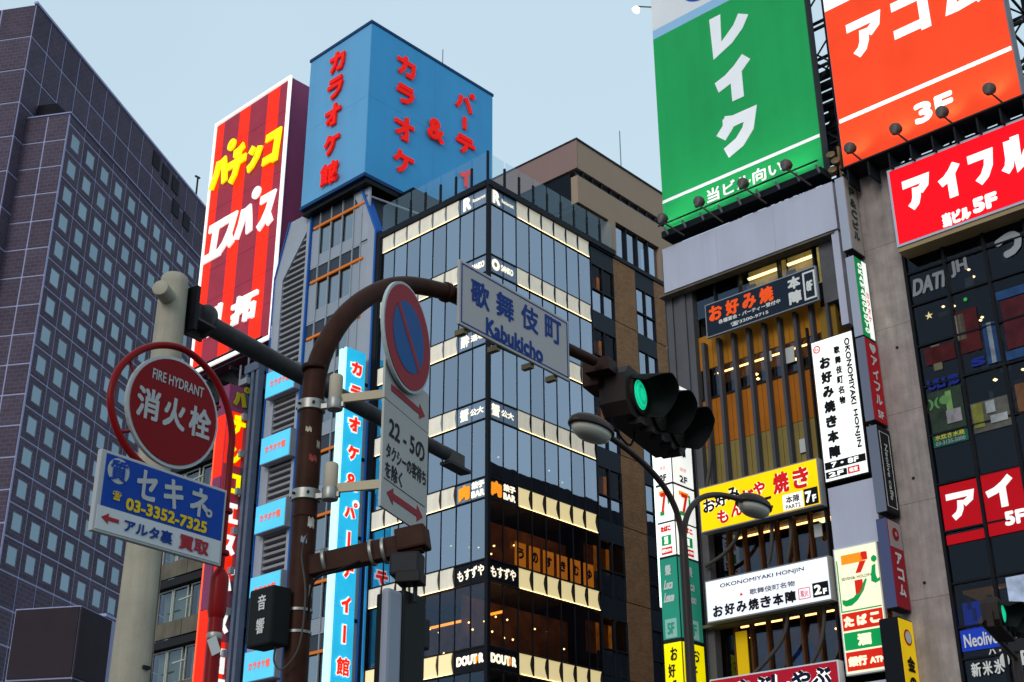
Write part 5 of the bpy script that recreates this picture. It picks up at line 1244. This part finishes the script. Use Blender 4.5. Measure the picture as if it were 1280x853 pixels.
# ================================================================== concrete pole with steel arm
Gp = P(30.2, 219, 345, 10)
cp = T(Gp, 'concrete_pole', 'tapered pale concrete pole with a round stub near its top', 'pole', (0, 0, 0))
mCP = mat('pale_concrete', 'A39C8C', rough=.85, noise=.12, ns=4, bump=.15, streak=.12)
cp.lathe('shaft', [(.175, 0), (.142, 3.5), (.126, 5.0), (.112, 6.55), (.104, 6.62), (.085, 6.64)], (0, 0, 0), (0, 0, 1), mCP, n=36)
Gs = Sub(P(-60, O=Gp.O), cp)
Gs.lathe('stub', [(.06, 0), (.062, .2), (.058, .3), (.05, .305)], (0, 0, 6.36), (0, 1, 0), mCP) if False else None
cp.lathe('stub', [(.065, .08), (.066, .24), (.062, .27), (.05, .275)], (0, 0, 6.40), (-.82, -.35, -.0), mCP, n=24)
for z_, r_ in ((5.35, .127), (4.75, .133)):
    cp.lathe('steel_band', [(r_-.004, -.012), (r_+.002, -.01), (r_+.002, .01), (r_-.004, .012)], (0, 0, z_), (0, 0, 1), mSteel)
for z in (4.45, 3.5): cp.box('step_hole', -.03, .03, -.16, -.12, z, z+.025, mDark)
def wrap(name, z0, z1, a0, a1, mt, r0=.178, r1=.13):
    vs = []; fs = []; n = 12; m_ = 14
    for j in range(m_+1):
        z = z0+(z1-z0)*j/m_; r = (.175-.0094*z if z < 3.5 else .142-.0107*(z-3.5))+.004+.002*math.sin(j*2.1)
        for i in range(n+1):
            a = rad(a0+(a1-a0)*i/n); vs.append((r*math.cos(a), r*math.sin(a), z-z0))
    for j in range(m_):
        for i in range(n): b = j*(n+1)+i; fs.append((b, b+1, b+n+2, b+n+1))
    cp.add(name, mesh(name, vs, fs, mt, True), (0, 0, z0))
wrap('poster_wrap', 1.0, 4.42, -62, 20, mat('faded_poster', '9A8478', rough=.5, noise=.45, ns=2.2, streak=.4))
wrap('poster_wrap', 2.2, 4.3, -34, -22, mat('pale_blue_poster', '7A9AC4', rough=.5, noise=.3, ns=2)); wrap('poster_wrap', 1.2, 3.9, -20, 0, mat('pink_poster', 'B07A84', rough=.5, noise=.4, ns=2))
ar = T(Gp, 'steel_arm', 'dark weathered steel arm bolted to the concrete pole and running behind the street sign', 'arm', (.2, 0, 6.3))
mArm = mat('weathered_steel', '444345', rough=.5, noise=.3, ns=6)
ar.tube('arm_tube', [(.35, 0, 6.38), (2.0, 0, 6.38), (4.0, 0, 6.38)], [.085, .078, .07], mArm, n=24)
ar.box('gusset', .1, .36, -.15, .15, 6.28, 6.30, mArm); ar.box('gusset', .1, .36, -.012, .012, 6.2, 6.52, mArm)
ar.box('end_plate', .1, .14, -.16, .16, 6.18, 6.56, mBlackM); ar.lathe('flange', [(.14, -.02), (.15, -.015), (.15, .015), (.14, .02)], (.36, 0, 6.38), (1, 0, 0), mArm)
ar.box('tail_plate', 4.0, 4.35, -.012, .012, 6.30, 6.46, mat('tail_plate', '5A5652', rough=.6)); ar.box('tail_bracket', 4.0, 4.4, -.07, .07, 6.27, 6.3, mArm)

# ================================================================== fire hydrant sign
Hy = P(36.5, 288, 570, 6.8)
hs = T(Hy, 'fire_hydrant_sign', 'red post with round red fire hydrant sign ringed by a curved red tube', 'sign', (0, 0, 0))
mRp_ = mat('signal_red_paint', '7C1114', rough=.32, noise=.08, ns=6)
arcp = [(0, 0, 3.3), (0, 0, 3.7), (0, 0, 4.0), (-.005, 0, 4.15), (-.07, 0, 4.31), (-.19, 0, 4.43), (-.35, 0, 4.49), (-.5, 0, 4.47), (-.64, 0, 4.39), (-.745, 0, 4.26), (-.78, 0, 4.12), (-.755, 0, 4.01), (-.68, 0, 3.9), (-.56, 0, 3.82), (-.42, 0, 3.79)]
hs.tube('frame_tube', [Vector((0, 0, 2.9))]+smooth_path(arcp, 6), .0185, mRp_, n=16)
hs.tube('post', [(0, 0, 0), (0, 0, 3.25)], .036, mRp_, n=20)
hs.lathe('collar', [(.02, 0), (.045, -.04), (.047, -.06), (.047, -.22), (.038, -.25)], (0, 0, 3.42), (0, 0, 1), mRp_)
disc(hs, 'disc_rim', -.425, 4.12, .289, -.03, mat('rim_grey', 'A4A8AA', rough=.4, metal=.3), .02)
disc(hs, 'disc', -.425, 4.12, .272, -.043, mat('hydrant_red', '760B12', rough=.5), .006)
mPr = mat('reflective_grey_print', 'A4A8AA', rough=.5)
hs.text('FIRE HYDRANT', -.42, 4.275, .33, .055, -.048, mPr, bold=.0012); 
for ch, x in zip('消火栓', (-.59, -.425, -.26)): hs.text(ch, x, 4.11, .145, .165, -.048, mPr, bold=.006)
for a, b in (((-.66, 4.2), (-.70, 4.33)), ((-.66, 3.95), (-.72, 3.93)), ((-.16, 4.24), (-.1, 4.26))):
    hs.tube('stay', [(a[0], -.02, a[1]), (b[0], 0, b[1])], .008, mRp_, n=8)
hs.box('sticker', -.07, -.01, -.05, -.047, 2.98, 3.06, mOff, rot=(0, rad(-30), 0)); hs.lathe('strap', [(.036, -.015), (.04, 0), (.036, .015)], (0, 0, 3.08), (0, 0, 1), mSteel)
pw = T(Hy, 'pawn_shop_sign', 'blue and white advertising plate with yellow telephone number under the hydrant sign', 'sign', (-.41, -.01, 3.41))
px0, px1, pz0, pz1 = -.82, -.04, 3.415, 3.81
pw.box('plate', px0, px1, -.045, -.015, pz0, pz1, mat('plate_frame_grey', 'A8AAAC', rough=.45), bev=.004)
pw.box('white_field', px0+.015, px1-.015, -.048, -.045, pz0+.012, pz0+.125, mat('plate_white_field', 'BCC0C4', rough=.5)); pw.box('blue_field', px0+.03, px1-.015, -.048, -.045, pz0+.126, pz1-.015, mat('plate_blue', '0C3C94', rough=.45))
disc(pw, 'round_emblem', -.715, 3.725, .062, -.049, mPr, .002); pw.text('質', -.715, 3.725, .1, .105, -.053, mat('plate_blue', '0C3C94'), bold=.003)
for ch, x in zip('セキネ', (-.555, -.39, -.225)): pw.text(ch, x+.01, 3.70, .125, .15, -.051, mPr, bold=.006)
pw.text('o', -.15, 3.66, .045, .045, -.051, mPr, bold=.004)
mYp = mat('plate_yellow_print', 'D0B010', rough=.5)
pw.text('☎', -.71, 3.605, .05, .045, -.052, mYp, bold=.001); pw.text('03-3352-7325', -.405, 3.583, .5, .062, -.052, mYp, bold=.004)
arrow(pw, -.78, -.68, 3.487, mMr, -.05, left=True, hw=.018, hl=.04, th=.009)
pw.text('アルタ裏', -.505, 3.48, .29, .065, -.052, mBlu, bold=.003); pw.text('買取', -.225, 3.48, .19, .075, -.052, mMr, bold=.004)
for z in (3.5, 3.72): pw.lathe('band', [(.036, -.01), (.038, 0), (.036, .01)], (0, 0, z), (0, 0, 1), mRp_)

# ================================================================== twin street lamp
Lp = P(38.7, 853, 660, 18)
la = T(Lp, 'street_lamp', 'dark twin armed street lamp with two oval heads in front of the corner sign column', 'street lamp', (0, 0, 0))
mLam = mat('lamp_brown', '3A3230', rough=.4, metal=.2)
la.tube('pole', [(0, 0, 0), (0, 0, 3.5), (0, 0, 6.6), (0, 0, 7.0)], [.095, .075, .06, .055], mLam, n=16)
for sgn in (-1, 1):
    if sgn < 0: pts = [(0, 0, 6.6), (-.03, 0, 6.95), (-.14, 0, 7.25), (-.4, 0, 7.5), (-.8, 0, 7.68), (-1.25, 0, 7.8), (-1.7, 0, 7.87)]
    else: pts = [(0, 0, 6.6), (.03, 0, 6.95), (.12, 0, 7.2), (.3, 0, 7.42), (.6, 0, 7.62), (1.0, 0, 7.76), (1.4, 0, 7.83), (1.72, 0, 7.86)]
    la.tube('arm', smooth_path(pts, 5), .042, mLam, n=12)
    cx = 2.08*sgn
    # cobra-like oval head
    def ell(pr, name, mt):
        vs = []; fs = []; n = 24
        for (k, h, off) in pr:
            for i in range(n):
                a = 2*math.pi*i/n; vs.append((.42*k*math.cos(a)+off*sgn, .2*k*math.sin(a), h))
        for j in range(len(pr)-1):
            for i in range(n): fs.append((j*n+i, j*n+(i+1) % n, (j+1)*n+(i+1) % n, (j+1)*n+i))
        fs.append(tuple(range(n-1, -1, -1))); fs.append(tuple((len(pr)-1)*n+i for i in range(n)))
        me = mesh(name, vs, fs, mt, True); bm = bmesh.new(); bm.from_mesh(me); bmesh.ops.recalc_face_normals(bm, faces=bm.faces); bm.to_mesh(me); bm.free(); me.shade_smooth(); la.add(name, me, (cx, 0, 7.86))
    ell([(1.0, -.02, 0), (1.03, .0, 0), (.95, .07, 0), (.7, .13, 0), (.3, .155, 0)], 'lamp_housing', mLam)
    ell([(.35, -.16, 0), (.62, -.14, 0), (.82, -.09, 0), (.9, -.02, 0)], 'lamp_bowl', mat('lamp_bowl', 'B8B4A8', rough=.25))
# second traffic light, lower right
Sg = P(28, 1245, 768, 27)
t = signal(Sg, 'small distant horizontal traffic light with green lens before the salon windows', 0, Sg.uz(1245, 768)[1], .0, sc=1.2, sp_=.46)
t.box('mount_bracket', -.45, -.2, .0, .12, 7.3, 7.6, mHs); 
t = T(Sg, 'signal_arm_pole', 'dark pole and arm carrying the distant traffic light, outside the right edge', 'pole', (3.6, .1, 0))
t.tube('pole_tube', [(3.6, .25, 0), (3.6, .25, 7.5)], .09, mLam, n=12); t.tube('arm_tube', [(3.6, .25, 7.45), (-.3, .25, 7.45)], .05, mLam, n=10)

# ================================================================== text production
def finalize_text():
    keys = {}
    for q in TQ:
        st, ext = q[1], q[9]
        chars = [st]
        for c in chars: keys.setdefault((c, ext > 0), None)
    obs = []
    for k in keys:
        cu = bpy.data.curves.new('glyph', 'FONT'); cu.body = k[0]; cu.resolution_u = 3
        if k[1]: cu.extrude = .5
        o = bpy.data.objects.new('glyph', cu); COL.objects.link(o); obs.append((k, o))
    dg = bpy.context.evaluated_depsgraph_get(); dg.update()
    for k, o in obs:
        me = bpy.data.meshes.new_from_object(o.evaluated_get(dg))
        vs = [v.co.copy() for v in me.vertices]; fs = [tuple(p.vertices) for p in me.polygons]
        x0 = min(v.x for v in vs); x1 = max(v.x for v in vs); y0 = min(v.y for v in vs); y1 = max(v.y for v in vs)
        keys[k] = ([((v.x-x0)/(x1-x0)-.5, (v.y-y0)/(y1-y0)-.5, v.z) for v in vs], fs)
        bpy.data.meshes.remove(me)
    for k, o in obs:
        cu = o.data; bpy.data.objects.remove(o); bpy.data.curves.remove(cu)
    for (s, st, cx, cz, w, h, y, mt, bold, ext, parent, name, em, shear, rot, vert, gap, label) in TQ:
        v0, f0 = keys[(st, ext > 0)]
        w2, h2 = max(w-2*bold, .01), max(h-2*bold, .01)
        offs = [(0, 0)]
        if bold:
            nb = 8 if bold > .01 else 4
            if name == 'letter' and bold > .05: nb = 16
            offs += [(bold*math.cos(2*math.pi*(i+.5)/nb), bold*math.sin(2*math.pi*(i+.5)/nb)) for i in range(nb)]
        vs = []; fs = []; cr, sr = math.cos(rot), math.sin(rot)
        eps = min(.0015, max(.00012, bold*.02))
        for i, (dx, dz) in enumerate(offs):
            b = len(vs)
            for (x, z, d) in v0:
                X = x*w2+shear*z*h2+dx; Z = z*h2+dz
                vs.append((X*cr-Z*sr, (-d*ext-ext/2 if ext else 0)-eps*i, X*sr+Z*cr))
            fs += [tuple(b+j for j in f) for f in f0]
        s.add(name, mesh('glyphs', vs, fs, mt), (cx, y, cz), parent, label)
finalize_text()
